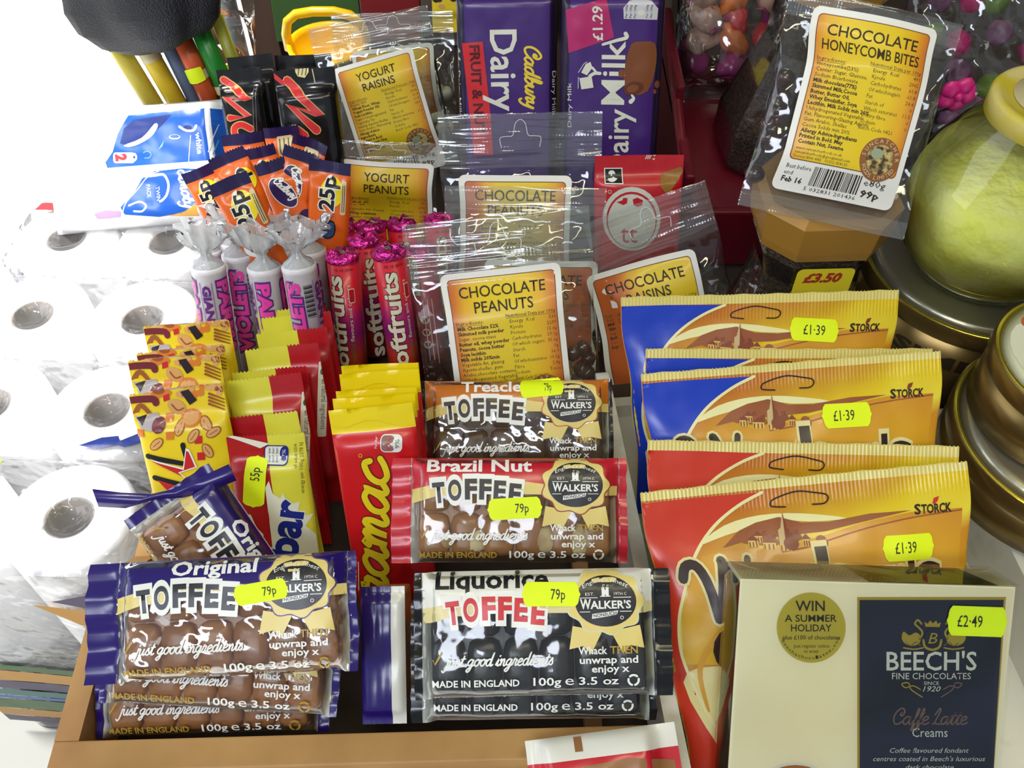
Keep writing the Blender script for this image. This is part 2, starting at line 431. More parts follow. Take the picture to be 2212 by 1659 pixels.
# ------------------------------------------------------------------ price stickers
FLUO = mat('fluorescent_paper', (232, 252, 0), 0.6, bump=dict(scale=60, dist=0.0004))
PRICE_INK = mat('price_ink', (38, 40, 30), 0.6)
def sticker(parent, surf, A, cx, cy, w, h, t, rot=0, tw=.42, th=.36, tx=.12, name='price_sticker', conv=True, bold=0.004):
    p = Part(surf, A, cut=3.0); p.lift = 0.85
    sg = -1 if (A is not None and conv) else 1
    pts = []
    for sx in (1, -1):          # wavy cut ends
        for k in (-1, -.75, -.5, -.25, 0, .25, .5, .75, 1):
            e = .43+.07*math.cos(k*math.pi*.5)+.012*math.cos(k*math.pi*3)
            pts.append((sx*e*w, sx*k*h*.5))
    ca, sa = math.cos(R(rot)), math.sin(R(rot))
    P = [(cx+a*ca-b*sa, cy+sg*(a*sa+b*ca)) for a, b in pts]
    p.poly(P, FLUO, 0, conv=conv)
    a, b = (tx-tw/2)*w, -th*h/2
    if t: p.text(t, cx+a*ca-b*sa, cy+sg*(a*sa+b*ca), tw*w, th*h, PRICE_INK, rot, 1, bold=bold, conv=conv)
    o = p.finish(name, parent, 'fluorescent yellow price sticker' + (' with the price ' + t.replace('·', '.') if t else ''))
    return o
POSE = {   # where each packet lies: top middle of its face (mm), turn (degrees), map from artwork units to the face
 'treacle': ((3.3, 386.6, 84.5), (36.00, -0.37, 0.45), (0.29712, -0.0031496, -329.35, -0.0030446, -0.29685, 246.78)),
 'brazil': ((1.5, 310.1, 105.7), (34.00, -0.00, 0.00), (0.2641, -7.0568e-05, -293.5, 3.6365e-15, -0.26187, 259.01)),
 'liquorice': ((12.7, 233.1, 114.3), (32.99, -0.75, 0.91), (0.23589, -0.0054361, -266.78, -0.0047289, -0.2303, 289.59)),
 'liquorice_under': ((12.3, 230.0, 88.9), (33.00, -0.47, 0.56), (0.24472, -0.0037202, -278.04, -0.0030405, -0.23817, 311.87)),
 'original': ((-144.7, 238.6, 118.2), (30.96, -1.95, 2.36), (0.236, -0.0018285, -115.22, -0.012302, -0.22995, 282.91)),
 'original_mid': ((-153.0, 232.2, 89.1), (30.95, 2.25, -2.74), (0.24386, 0.025534, -151.67, 0.014642, -0.23629, 296.41)),
 'original_low': ((-167.0, 227.2, 63.9), (32.99, -1.12, 1.36), (0.25378, 0.001592, -116.76, -0.0075985, -0.24641, 335.98)),
 'original_tilt': ((-138.1, 266.4, 69.0), (25.46, 31.67, -48.44), (0.15014, 0.21947, -352.99, 0.22019, -0.15066, 52.865)),
 'toffee_end': ((-70.7, 236.4, 89.3), (35.99, -0.88, 1.07), (0.25154, -0.0038589, -203.01, -0.0059597, -0.24733, 318.15)),
 'toffee_front': ((45.3, 166.2, 65.5), (19.76, -4.73, 5.76), (0.22976, -0.033357, -245.05, -0.027498, -0.21036, 367.75)),
 'caramac1': ((-83.2, 335.5, 122.2), (55.85, -3.74, 4.55), (0.27751, -0.041644, -184.84, -0.03125, -0.30312, 293.9)),
 'caramac2': ((-83.2, 348.5, 115.7), (56.94, -2.30, 2.79), (0.28612, -0.031811, -203.08, -0.019809, -0.31364, 287.33)),
 'caramac3': ((-83.4, 359.7, 108.8), (56.97, -1.76, 2.14), (0.29279, -0.027846, -214.05, -0.015478, -0.31988, 284.25)),
 'caramac4': ((-83.1, 374.7, 108.0), (57.94, -2.35, 2.85), (0.29795, -0.033498, -216.6, -0.021017, -0.32576, 281.32)),
 'caramac5': ((-85.2, 389.9, 97.5), (57.97, -1.63, 1.98), (0.30741, -0.028323, -229.42, -0.014963, -0.33481, 278.21)),
 'milky1': ((-151.0, 336.2, 94.1), (55.95, -2.22, 2.70), (0.2894, -0.041438, -125.62, -0.019462, -0.31848, 312.52)),
 'milky2': ((-157.2, 351.1, 94.7), (55.81, -4.27, 5.20), (0.29103, -0.058806, -109.01, -0.03752, -0.31803, 308.09)),
 'milky3': ((-156.5, 373.2, 105.2), (56.82, -4.07, 4.96), (0.29482, -0.058337, -118.76, -0.036, -0.3204, 283.19)),
 'milky4': ((-155.7, 384.9, 98.7), (56.89, -3.26, 3.97), (0.30229, -0.052175, -133.09, -0.029432, -0.32743, 280.31)),
 'milky5': ((-150.0, 402.2, 101.5), (57.84, -3.92, 4.77), (0.30626, -0.058141, -141.74, -0.035807, -0.33121, 271.43)),
 'milky6': ((-148.5, 424.3, 92.8), (57.83, -3.98, 4.85), (0.31654, -0.059176, -156.09, -0.037359, -0.33997, 268.03)),
 'milky7': ((-148.6, 441.2, 90.4), (58.81, -4.21, 5.13), (0.32292, -0.06294, -162.49, -0.04033, -0.34684, 263.41)),
 'milky8': ((-154.2, 451.0, 86.3), (59.83, -3.96, 4.81), (0.32836, -0.063567, -162.89, -0.038623, -0.35404, 262.3)),
 'nut1': ((-203.8, 355.2, 115.3), (55.83, -4.03, 4.90), (0.28408, -0.062586, -54.112, -0.034229, -0.30806, 273.68)),
 'nut2': ((-209.0, 377.3, 119.1), (56.92, -2.69, 3.27), (0.29216, -0.055059, -66.063, -0.023376, -0.31558, 254.35)),
 'nut3': ((-210.9, 391.8, 110.6), (57.81, -4.22, 5.14), (0.29781, -0.069975, -61.875, -0.037594, -0.32268, 259.86)),
 'nut4': ((-214.5, 417.5, 106.8), (58.89, -3.27, 3.97), (0.30953, -0.065403, -76.9, -0.030076, -0.33418, 247.56)),
 'werther1': ((160.5, 425.9, 125.8), (51.99, -1.02, 1.23), (0.30647, 0.0096937, -511.53, -0.0088876, -0.31847, 219.13)),
 'werther2': ((173.7, 385.2, 118.0), (47.00, -0.00, 0.00), (0.29202, 0.01163, -509.3, 4.6231e-15, -0.29975, 227.35)),
 'werther3': ((166.4, 361.4, 132.6), (43.92, -2.78, 3.38), (0.27594, -0.014415, -462.54, -0.021426, -0.28025, 256.85)),
 'werther4': ((168.1, 314.2, 116.1), (40.99, 0.77, -0.93), (0.26491, 0.0078273, -469.38, 0.0056415, -0.26676, 245.84)),
 'werther5': ((159.8, 284.8, 125.1), (37.87, -3.53, 4.29), (0.24824, -0.026126, -405.75, -0.023934, -0.24638, 295.22)),
 'beech': ((175.5, 208.6, 147.2), (46.99, 1.10, -1.34), (0.22688, 0.019234, -454.73, 0.0073079, -0.24157, 291.5)),
 'dm1': ((-4.4, 723.7, 189.2), (64.00, -0.33, 0.40), (0.38581, -0.003769, -422.29, -0.0033531, -0.3722, -16.02)),
 'dm2': ((80.4, 707.5, 196.9), (64.00, -0.00, 0.00), (0.37768, 0.016068, -501.56, -1.3529e-16, -0.36487, -18.81)),
 'nutback': ((-68.0, 983.1, 64.5), (66.00, -0.00, 0.00), (0.51881, -0.014415, -504.03, 3.4967e-16, -0.49353, -32.255)),
 'red': ((99.9, 599.8, 104.4), (62.00, -0.38, 0.46), (0.37198, 0.015902, -519.99, -0.0039112, -0.37743, 133.83)),
 'peanut1': ((-11.8, 494.7, 132.7), (51.84, -3.93, 4.78), (0.32249, -0.034859, -328.58, -0.035517, -0.32773, 192.01)),
 'peanut2': ((6.3, 618.3, 130.5), (60.00, -0.61, 0.74), (0.37145, -0.0045119, -416.34, -0.0063016, -0.37495, 101.43)),
 'peanut3': ((9.9, 549.2, 114.1), (56.00, 0.42, -0.51), (0.35128, 0.0052085, -400.9, 0.0040861, -0.35753, 141.57)),
 'raisin': ((96.1, 535.5, 111.0), (56.21, -12.75, 15.94), (0.33649, -0.10018, -425.52, -0.12819, -0.34639, 332.66)),
 'yograisin': ((-126.7, 760.5, 130.9), (61.45, -7.17, 8.77), (0.40479, -0.092436, -316.68, -0.077991, -0.38996, 77.493)),
 'yograisin2': ((-111.4, 812.6, 106.7), (62.99, -1.11, 1.34), (0.44086, -0.032766, -371.42, -0.012926, -0.42494, 23.9)),
 'yogpeanut': ((-106.7, 663.9, 71.1), (61.97, 1.68, -2.04), (0.40568, -0.0037571, -337.28, 0.018832, -0.40866, 110.95)),
 'honey': ((220.2, 529.2, 266.0), (49.37, 7.67, -9.40), (0.2714, 0.073134, -518.31, 0.05629, -0.26245, -105.52)),
 'violet1': ((-209.9, 469.9, 109.3), (68.00, -0.00, 0.00), (0.32921, -0.055844, -112.08, 1.5505e-12, -0.36766, 216.25)),
 'violet2': ((-194.5, 489.9, 102.2), (68.00, -0.00, 0.00), (0.33835, -0.051346, -142.49, 3.251e-13, -0.37485, 210.4)),
 'violet3': ((-171.2, 469.2, 109.1), (67.99, -1.01, 1.23), (0.32771, -0.053894, -152.82, -0.010172, -0.36618, 221.86)),
 'violet4': ((-143.1, 457.0, 122.3), (67.96, -1.97, 2.39), (0.31766, -0.05388, -171.62, -0.019191, -0.35504, 220.59)),
 'violet5': ((-230.3, 521.7, 76.8), (69.00, -0.00, 0.00), (0.35878, -0.06297, -121.98, 1.4424e-12, -0.39884, 220.44)),
 'violet6': ((-208.0, 526.6, 80.8), (69.00, -0.00, 0.00), (0.35878, -0.056602, -149.77, 3.2082e-13, -0.39695, 212.16)),
 'violet7': ((-175.2, 513.4, 83.9), (68.99, -1.09, 1.32), (0.35186, -0.057431, -175.71, -0.011687, -0.39152, 223.79)),
 'violet8': ((-149.6, 513.0, 84.7), (68.95, -2.17, 2.64), (0.35001, -0.05992, -199.71, -0.023244, -0.38934, 230.76)),
 'fruit1': ((-119.2, 484.7, 104.3), (68.00, -0.00, 0.00), (0.33606, -0.031516, -229.45, 1.1548e-14, -0.37296, 211.47)),
 'fruit2': ((-109.1, 516.1, 91.5), (67.99, -1.07, 1.30), (0.35006, -0.037956, -253.84, -0.011301, -0.38424, 212.79)),
 'fruit3': ((-84.5, 472.6, 119.2), (67.91, -2.95, 3.58), (0.32378, -0.046529, -245.06, -0.029102, -0.35893, 224.79)),
 'fruit4': ((-131.1, 539.3, 83.4), (69.00, -0.00, 0.00), (0.36201, -0.035374, -246, 9.3096e-15, -0.39716, 199.97)),
 'fruit5': ((-108.5, 546.8, 78.3), (68.99, -1.10, 1.34), (0.36538, -0.039257, -271.96, -0.01213, -0.4003, 209.94)),
 'fruit6': ((-86.8, 557.3, 71.6), (68.95, -2.27, 2.76), (0.37027, -0.044299, -298.13, -0.025299, -0.40478, 222.19)),
 'fruit7': ((-65.7, 494.1, 101.4), (67.90, -3.11, 3.78), (0.33767, -0.044025, -281.6, -0.031987, -0.37318, 235.56)),
 'fruit8': ((-59.0, 573.7, 61.9), (68.99, -1.18, 1.43), (0.38063, -0.026917, -346.94, -0.013379, -0.41475, 213.99)),
 'fudge1': ((-257.4, 614.3, 80.8), (59.87, -13.85, 17.40), (0.34459, -0.17465, -81.218, -0.14108, -0.34728, 186.66)),
 'fudge2': ((-195.6, 514.5, 149.6), (60.02, -13.37, 16.76), (0.29535, -0.14171, -90.158, -0.11725, -0.30046, 173.64)),
 'fudge3': ((-219.5, 588.5, 116.2), (60.65, -14.51, 18.30), (0.32409, -0.16669, -102.67, -0.13959, -0.32571, 175.67)),
 'fudge4': ((-201.5, 607.0, 107.4), (63.15, -8.87, 10.92), (0.35464, -0.12045, -156.96, -0.089696, -0.35878, 164.28)),
 'fudge5': ((-175.5, 559.1, 131.7), (61.62, -11.24, 13.95), (0.32441, -0.12857, -146.33, -0.10578, -0.32869, 176.04)),
 'fudge6': ((-151.3, 563.8, 135.6), (61.65, 14.51, -18.30), (0.33843, 0.095381, -253.1, 0.14645, -0.34171, 16.174)),
 'fudge7': ((-132.0, 555.6, 132.7), (61.77, 4.62, -5.63), (0.34724, 0.014359, -252.42, 0.044951, -0.35212, 91.315)),
 'fudge8': ((-214.7, 619.9, 111.1), (64.76, -4.72, 5.75), (0.36799, -0.088512, -165.12, -0.048565, -0.37233, 133.26)),
 'fudge9': ((-193.2, 658.1, 90.9), (65.92, -2.73, 3.31), (0.39267, -0.069092, -218.41, -0.029802, -0.39737, 127.36)),
 'fudge10': ((-159.9, 625.2, 101.7), (62.77, 14.16, -17.82), (0.37195, 0.099696, -280.1, 0.15586, -0.37406, 8.5447)),
 'fudge11': ((-163.0, 673.0, 79.6), (65.89, -3.20, 3.89), (0.40147, -0.067571, -259.52, -0.035833, -0.4061, 137.33)),
 'mars1': ((-234.4, 713.8, 110.3), (60.91, -2.97, 3.60), (0.39877, -0.070031, -193.29, -0.031614, -0.38727, 73.776)),
 'mars2': ((-174.6, 696.3, 120.4), (60.94, -2.44, 2.97), (0.39094, -0.054062, -246.69, -0.025526, -0.38005, 73.812)),
 'mars3': ((-230.8, 738.5, 107.5), (61.82, -4.07, 4.95), (0.40597, -0.08192, -206.62, -0.044082, -0.39273, 71.177)),
 'mars4': ((-185.6, 746.3, 103.5), (61.98, -1.19, 1.45), (0.41529, -0.046102, -264.3, -0.013175, -0.40184, 56.719)),
 'bluepack': ((-305.8, 747.0, 54.1), (49.92, -2.74, 3.32), (0.42477, -0.057154, -151.41, -0.031017, -0.41208, 102.18)),
 'bluepack2': ((-306.3, 671.3, 37.8), (45.88, -3.33, 4.05), (0.40517, -0.053194, -123.93, -0.036584, -0.39877, 156.28)),
}
# ------------------------------------------------------------------ the setting
def struct(p, name): o = p.finish(name); o['kind'] = 'structure'; return o
PAVE = mat('pale_paving', (236, 236, 232), 0.85, bump=dict(scale=30, dist=0.002))
p = Part(); p.raw([(-6000, -3000, -900), (3000, -3000, -900), (3000, 9000, -900), (-6000, 9000, -900)], [(0, 1, 2, 3)], PAVE); struct(p, 'floor')
CANV = mat('stall_canvas', (120, 118, 108), 0.8)
p = Part(); V = [(-800, -500), (1400, -500), (1400, 1500), (-430, 1500), (-560, 620)]  # unseen roof, its slanted left edge shaped to keep sun off the sweets
p.raw([(x, y, 1600) for x, y in V]+[(x, y, 1615) for x, y in V], [(4, 3, 2, 1, 0), (5, 6, 7, 8, 9)]+[(i, (i+1) % 5, 5+(i+1) % 5, 5+i) for i in range(5)], CANV, False); struct(p, 'ceiling')
DARK = mat('dark_backing', (30, 27, 26), 0.7, mottle=((52, 46, 42), 9, .4, .65))
p = Part(); box(p, -330, 1100, 1240, 1260, -900, 1600, DARK); struct(p, 'wall_back')
p = Part(); box(p, 900, 920, -100, 1240, -900, 1600, DARK); struct(p, 'wall_right')
# bench under the trays, lower counter under the paper rolls
WOOD = mat('pale_pine', (186, 144, 84), 0.55, mottle=((156, 112, 60), 16, .35, .7), bump=dict(scale=60, dist=0.0006, stretch=(.15, 1, 1)))
WOOD2 = mat('end_pine', (176, 132, 84), 0.6, mottle=((146, 102, 62), 20, .35, .7), bump=dict(scale=60, dist=0.0006, stretch=(.15, 1, 1)))
BENCH = mat('bench_board', (58, 46, 38), 0.7)
t = empty('display_bench', (60, 450, -300)); tag(t, 'dark wooden bench carrying the sweet trays', 'bench')
p = Part(); box(p, -303, 340, -350, 405, 290, 296, BENCH); p.finish('bench_top', t)
p = Part(); box(p, -300, 330, -335, -320, -600, 290, BENCH); p.finish('bench_front', t)
p = Part(); box(p, -303, -290, -350, 405, -600, 290, BENCH); p.finish('bench_side', t)
t = empty('low_counter', (-650, 500, -300)); tag(t, 'low grey counter under the packs of paper rolls', 'counter')
p = Part(); box(p, -420, 385, -450, 200, -30, -6, mat('counter_grey', (120, 120, 114), .6)); p.finish('counter_top', t)
for x, y in ((-400, -430), (360, -430), (-400, 170), (355, 170)):
    p = Part(); box(p, x, x+30, y, y+30, -600, -30, BENCH); p.finish('leg', t)
# pine tray
t = empty('pine_tray', (-73, 163, -3), (0, 0, 1.6)); tag(t, 'open pine tray holding the toffee and chocolate bars', 'tray')
p = Part(); box(p, -170, 154, -8, 8, 0, 53, WOOD, bev=.8); p.finish('front_rail', t)
p = Part(); pr = [(8, 0), (362, 0), (362, 14), (140, 14), (104, 52), (100, 53), (8, 53)]; n = len(pr)
p.raw([(-170, y, z) for y, z in pr]+[(-157, y, z) for y, z in pr], [tuple(range(n)), tuple(reversed(range(n, 2*n)))]+[((i+1) % n, i, n+i, n+(i+1) % n) for i in range(n)], WOOD, False); p.finish('side_rail', t)
p = Part(); box(p, 116, 126, 8, 362, 0, 14, WOOD2, bev=.8); p.finish('side_rail', t)
p = Part(); box(p, -157, 116, 352, 362, 0, 16, WOOD2, bev=.8); p.finish('back_rail', t)
p = Part(); box(p, -157, 116, 8, 352, 0, 2.5, BENCH); p.finish('tray_floor', t)
# white painted tray
WHITE = mat('white_paint', (226, 224, 208), 0.5, bump=dict(scale=50, dist=0.0005), mottle=((196, 190, 168), 30, .55, .8))
t = empty('white_tray', (100, 60, -3), (0, 0, 5.3)); tag(t, 'white painted tray full of hanging toffee bags', 'tray')
def rail(name, x0, x1, y0, y1, r):
    p = Part(); pts = [(y0, 0), (y1, 0), (y1, 53-r)] + [(y1-r+r*math.cos(R(a)), 53-r+r*math.sin(R(a))) for a in (15, 30, 45, 60, 75, 90)] + [(y0, 53)]
    V = [(x0, a, b) for a, b in pts]+[(x1, a, b) for a, b in pts]; n = len(pts)
    F = [tuple(reversed(range(n))), tuple(range(n, 2*n))]+[(i, (i+1) % n, n+(i+1) % n, n+i) for i in range(n)]
    p.raw(V, F, WHITE, smooth=False); p.finish(name, t)
rail('side_rail', -7, 2, 0, 372, 14); rail('side_rail', 224, 236, 0, 318, 14)
p = Part(); box(p, 6, 160, 362, 370, 0, 16, WHITE); p.finish('back_rail', t)
p = Part(); box(p, 6, 224, 0, 370, 0, 2.5, WHITE); p.finish('tray_floor', t)
# ------------------------------------------------------------------ toffee bars in clear wrappers
CLEAR = clear(haze=.02, bump=dict(scale=34, dist=.004, detail=1.8), refl=2.0)
CRUMPLE = clear('crumpled_film', haze=0.03, bump=dict(scale=26, dist=0.014, detail=2.6), rough=0.09, refl=4.0)
CREAMW = film('white', (228, 226, 214))
GOLDBAND = ink('cream_gold', (226, 204, 120)); WINK = ink('white', (236, 236, 228)); BLK = ink('black', (24, 24, 26)); DKB = ink('dark_brown', (52, 36, 26))
GOLDTXT = ink('gold_letters', (176, 142, 52)); REDTXT = ink('red_letters', (206, 44, 46)); PURP = film('violet_blue', (38, 20, 104), 0.24, coat=.15)
TOF = {
 'treacle': dict(band=film('amber', (198, 112, 34)), title='Treacle', tcol=WINK, tof=DKB, out=WINK, fin=film('dark_umber', (38, 26, 22)), slab=((112, 78, 50), (84, 56, 36)), made=GOLDTXT, tx=(-36, 3), ring=ink('amber_line', (190, 110, 40))),
 'brazil': dict(band=film('crimson', (196, 32, 48)), title='Brazil Nut', tcol=WINK, tof=ink('dark_grey', (52, 46, 46)), out=WINK, fin=film('crimson', (196, 32, 48)), slab=((176, 124, 72), (150, 100, 56)), made=GOLDTXT, tx=(-50, 10), ring=ink('rust_line', (160, 70, 40))),
 'liquorice': dict(band=CREAMW, title='Liquorice', tcol=BLK, tof=REDTXT, out=WINK, fin=film('black', (12, 12, 13), 0.22, coat=.1), slab=((46, 44, 44), (34, 32, 32)), made=WINK, tx=(-52, 6), ring=ink('pale_line', (214, 214, 176))),
 'original': dict(band=PURP, title='Original', tcol=WINK, tof=BLK, out=WINK, fin=PURP, slab=((184, 124, 70), (160, 102, 56)), made=GOLDTXT, tx=(-30, 14), ring=ink('violet_line', (84, 62, 120))),
}
def castle(p, x, y, k, m, L):
    p.rect(x-3.2*k, y, x+3.2*k, y+.5*k, m, L); p.rect(x-2.2*k, y, x-.35*k, y+5*k, m, L); p.rect(x+.35*k, y, x+2.2*k, y+5*k, m, L); p.rect(x-.5*k, y+1.2*k, x+.5*k, y+4*k, m, L)
    for q in (-2.2, -1.0, .4, 1.6): p.rect(x+q*k, y+5*k, x+(q+.6)*k, y+5.7*k, m, L)
    p.line([(x-1.3*k, y+5.5*k), (x-1.3*k, y+7.2*k), (x-.2*k, y+7.0*k)], .35*k, m, L, 0); p.line([(x+1.3*k, y+5.5*k), (x+1.3*k, y+7.0*k), (x+2.3*k, y+6.8*k)], .35*k, m, L, 0)
def recycle(p, x, y, r, m, L):
    for k in range(3):
        a = R(90+120*k)
        p.line([(x+r*math.cos(a+q), y+r*math.sin(a+q)) for q in (-.75, -.3, .3, .75)], r*.42, m, L, 2)
def toffee_art(p, kind):
    K = TOF[kind]
    p.poly([(-59, 0), (59, 0), (59, -16), (40, -16), (22, -15.5), (6, -13.4), (-10, -12.5), (-28, -12.6), (-44, -14.5), (-59, -18)], K['band'], 0)
    p.poly([(-59, -18), (-44, -14.5), (-28, -12.6), (-10, -12.5), (6, -13.4), (22, -15.5), (59, -16), (59, -21.5), (30, -21), (5, -20.5), (-20, -20), (-44, -21.5), (-59, -26)], GOLDBAND if kind != 'liquorice' else ink('pale_gold', (222, 208, 150)), 0)
    x0, x1 = K['tx']
    p.text(K['title'], x0, -7.6, x1-x0, 6.4 if kind != 'liquorice' else 8.2, K['tcol'], 0, 2, bold=.028)
    xs = [-46, -37.5, -28.2, -20.2, -12.2, -3.8]
    for pas in (0, 1):
        for i, ch in enumerate('TOFFEE'):
            t = (i-2.5)/2.5; rot = -5.5*t
            y = -25.2+2.4*(1-t*t)
            v, f = letters(ch, .06 if pas else .17, 0)
            if pas: p.text(ch, xs[i], y, 7.0 if ch != 'O' else 7.6, 10.4, K['tof'], rot, 4, bold=.045, res=5)
            else: p.text(ch, xs[i]-1.25, y-1.3, 9.7 if ch != 'O' else 10.2, 13.0, K['out'], rot, 3, bold=.12, res=5)
    # rosette
    cx, cy = 34.5, -15.2
    tail = GOLDBAND
    p.poly([(cx-17, cy-12), (cx-19, cy-23.5), (cx-12, cy-22), (cx-8, cy-26), (cx-2.2, cy-15)], tail, 2)
    p.poly([(cx+17, cy-12), (cx+19, cy-23.5), (cx+12, cy-22), (cx+8, cy-26), (cx+2.2, cy-15)], tail, 2)
    n = 72
    def ros(k, add): return [(cx+(k+1.1*math.cos(9*2*math.pi*i/n)+add)*1.16*math.cos(2*math.pi*i/n), cy+(k+1.1*math.cos(9*2*math.pi*i/n)+add)*.98*math.sin(2*math.pi*i/n)) for i in range(n)]
    p.poly(ros(16.6, 0), K['ring'], 3); p.poly(ros(15.9, 0), GOLDBAND, 4)
    p.ell(cx, cy, 15.6, 12.6, ink('rosette_black', (38, 34, 36)), 5, n=36)
    p.text("England's Finest", cx-11.2, cy+6.4, 22.4, 1.9, WINK, 0, 6, shear=.2, bend=32)
    castle(p, cx, cy+2.2, .82, WINK, 6)
    p.text('EST.', cx-10.2, cy+2.9, 4.6, 1.4, WINK, 0, 6); p.text('19TH C', cx+4.4, cy+2.9, 6.4, 1.4, WINK, 0, 6)
    p.text('W', cx-13, cy-3.6, 5.6, 4.6, WINK, 0, 6, bold=.03); p.text("ALKER'S", cx-7.8, cy-3.6, 20.6, 3.7, WINK, 0, 6, bold=.025)
    p.rect(cx-13.2, cy+1.6, cx-4, cy+1.95, WINK, 6); p.rect(cx+4, cy+1.6, cx+13, cy+1.95, WINK, 6)
    p.rect(cx-13.2, cy-5.3, cx-8, cy-4.95, WINK, 6); p.rect(cx+7, cy-5.3, cx+13, cy-4.95, WINK, 6)
    p.poly([(cx-7.2, cy-8.6), (cx, cy-7.6), (cx+5.6, cy-6.6), (cx+6.2, cy-4.6), (cx, cy-5.4), (cx-6.9, cy-6.2)], WINK, 6); p.text('NONSUCH', cx-6.3, cy-8.0, 11.8, 1.6, ink('rosette_black', (38, 34, 36)), 7, 7, bold=.02)
    p.ell(cx+8, cy-8.2, .9, .9, WINK, 6, hole=.7)
    # small print on the window
    p.text('Whack', 20, -41.2, 14.5, 3.6, WINK, 0, 6, bold=.02); p.text('THEN', 36, -41.2, 14, 3.6, GOLDTXT, 0, 6, bold=.02)
    p.text('unwrap and', 20.5, -45.8, 29.5, 3.5, WINK, 0, 6, bold=.02); p.text('enjoy x', 26.5, -50.2, 19, 3.5, WINK, 0, 6, bold=.02)
    p.script('just good ingredients', -49, -46.0, 3.3, 56, WINK, .75, 0, 6)
    p.line([(-53.5, -43), (-52.5, -45), (-49, -39.5)], 1.1, GOLDTXT, 2, 0, taper=(.6, 1))
    p.text('MADE IN ENGLAND', -54, -56.4, 44, 3.3, K['made'], 0, 6, bold=.022)
    p.text('100g', -3, -56.4, 14, 3.9, WINK, 0, 6, bold=.015); p.text('e', 13, -56.4, 4.4, 5.0, WINK, 0, 6); p.text('3.5 oz', 20, -56.4, 20, 3.8, WINK, 0, 6, bold=.015)
    recycle(p, 47.5, -54.6, 2.6, WINK if kind != 'original' else GOLDTXT, 2)
def toffee(key, kind, label, stick=None, T=12.5, h=60, wl=(12, 6), wav=1.2, seed=0, crumple=False, art=True):
    K = TOF[kind]; t = packet('toffee_bar', key, label, 'toffee bar', 'toffee bars in the pine tray')
    A = POSE[key][2]; w = 118+wl[0]+wl[1]; off = (wl[1]-wl[0])/2
    base = pillow(w, h, T, wl, 7, 5.0, 'x', wr=.5, seed=seed, back=.12, q=.42)
    def surf(x, y, o, side=1):
        q = base(x-off, y, o, side); E = sstep((x+59)/7)*sstep((59-x)/7)
        z = q[2] + (1-E)*(T*.38 + wav*math.sin(y*.16+seed)+ .8*math.sin(y*.55+seed*2))
        if side < 0: z = min(z, -1.6-.02*abs(o)) if E > .5 else z
        return (q[0]+off, q[1], z)
    p = Part(surf, None, 3.2); p.clip = (118, h)
    FILM = CRUMPLE if crumple else CLEAR
    tmp = Part(); 
    def mf(x, y): return K['fin'] if abs(x+off) > 59.5 else FILM
    sh = lambda x, y, o, side=1: surf(x+off, y, o, side)
    sheet(p, sh, w, h, mf, 60, 22, 1, .9, 2.2, .35, (wl[0]-3, wl[1]-3), axis='x')
    sheet(p, sh, w, h, lambda x, y: K['fin'] if abs(x+off) > 59.5 else CREAMW, 40, 14, -1, .9, 2.2, axis='x')
    if art: toffee_art(p, kind)
    p.finish('wrapper', t)
    s = Part(); m1 = mat('toffee_'+kind, K['slab'][0], .3, 0, dict(scale=60, dist=.0008), mottle=(K['slab'][1], 40, .35, .7))
    for i in range(6):
        for j in range(2):
            x0 = -55+i*18.4; y0 = -h+3+j*(h-8)/2
            bm = bmesh.new(); bmesh.ops.create_cube(bm, size=1); bmesh.ops.subdivide_edges(bm, edges=bm.edges[:], cuts=3, use_grid_fill=True)
            V = []
            for v in bm.verts:
                c = v.co*2; d = (abs(c.x)**4+abs(c.y)**4+abs(c.z)**4)**.25 or 1; c = c/d
                V.append((x0+9+c.x*9.0, y0+(h-8)/4+c.y*(h-8)/4*.985, 4+c.z*(T-7.2)))
            bm.verts.index_update(); s.raw(V, [[v.index for v in f.verts] for f in bm.faces], m1); bm.free()
    box(s, -55, 55, -h+4, -5, -.8, 3.5, m1)
    if kind == 'brazil':
        nut = mat('brazil_nut', (236, 220, 176), .5, mottle=((180, 150, 100), 60, .4, .7))
        for x, y, r in ((-40, -47, 5), (-23, -47, 6.5), (-7, -48, 5.5), (17, -46, 7), (37, -47, 7.5), (48, -50, 4)): blob(s, (x, y, T-6.2), r, nut, 1, 1.25, .55, 12, .25, x)
    s.finish('toffee_slab', t)
    if stick: sticker(t, surf, A, *stick)
    return t, surf, A
toffee('treacle', 'treacle', 'treacle toffee bar with an orange band, furthest back of the front toffee column', (1170, 837, 95, 40, '79p', 6, .16, .42, .14), seed=1, crumple=True, wl=(5, 3))
toffee('brazil', 'brazil', 'Brazil nut toffee bar with a red band and red ends', (1112, 1098, 116, 46, '79p', 3, .25, .42, .13), seed=2)
toffee('liquorice', 'liquorice', 'liquorice toffee bar with red TOFFEE lettering, top of the black stack', (1190, 1282, 124, 52, '79p', 0, .25, .42, .12), h=64, seed=3, wl=(5, 10))
toffee('liquorice_under', 'liquorice', 'liquorice toffee bar lying under the top liquorice bar', h=64, seed=4, wl=(8, 5))
toffee('original', 'original', 'original toffee bar with a 79p sticker, top of the violet stack', (568, 1278, 116, 44, '79p', 10, .25, .42, .16), seed=5, crumple=True, wl=(17, 5), wav=2)
toffee('original_mid', 'original', 'original toffee bar second from the top of the violet stack', seed=6, wl=(4, 5))
toffee('original_low', 'original', 'original toffee bar lying at the bottom of the violet stack', seed=7, wl=(5, 6))
tt, tsurf, tA = toffee('original_tilt', 'original', 'original toffee bar tilted on its corner against the yellow nut bars', seed=8, wl=(8, 8))
p = Part()      # the long torn strip of its violet seal
q = [(-58, -6), (-62, -30), (-58, -48), (-62, -70)]
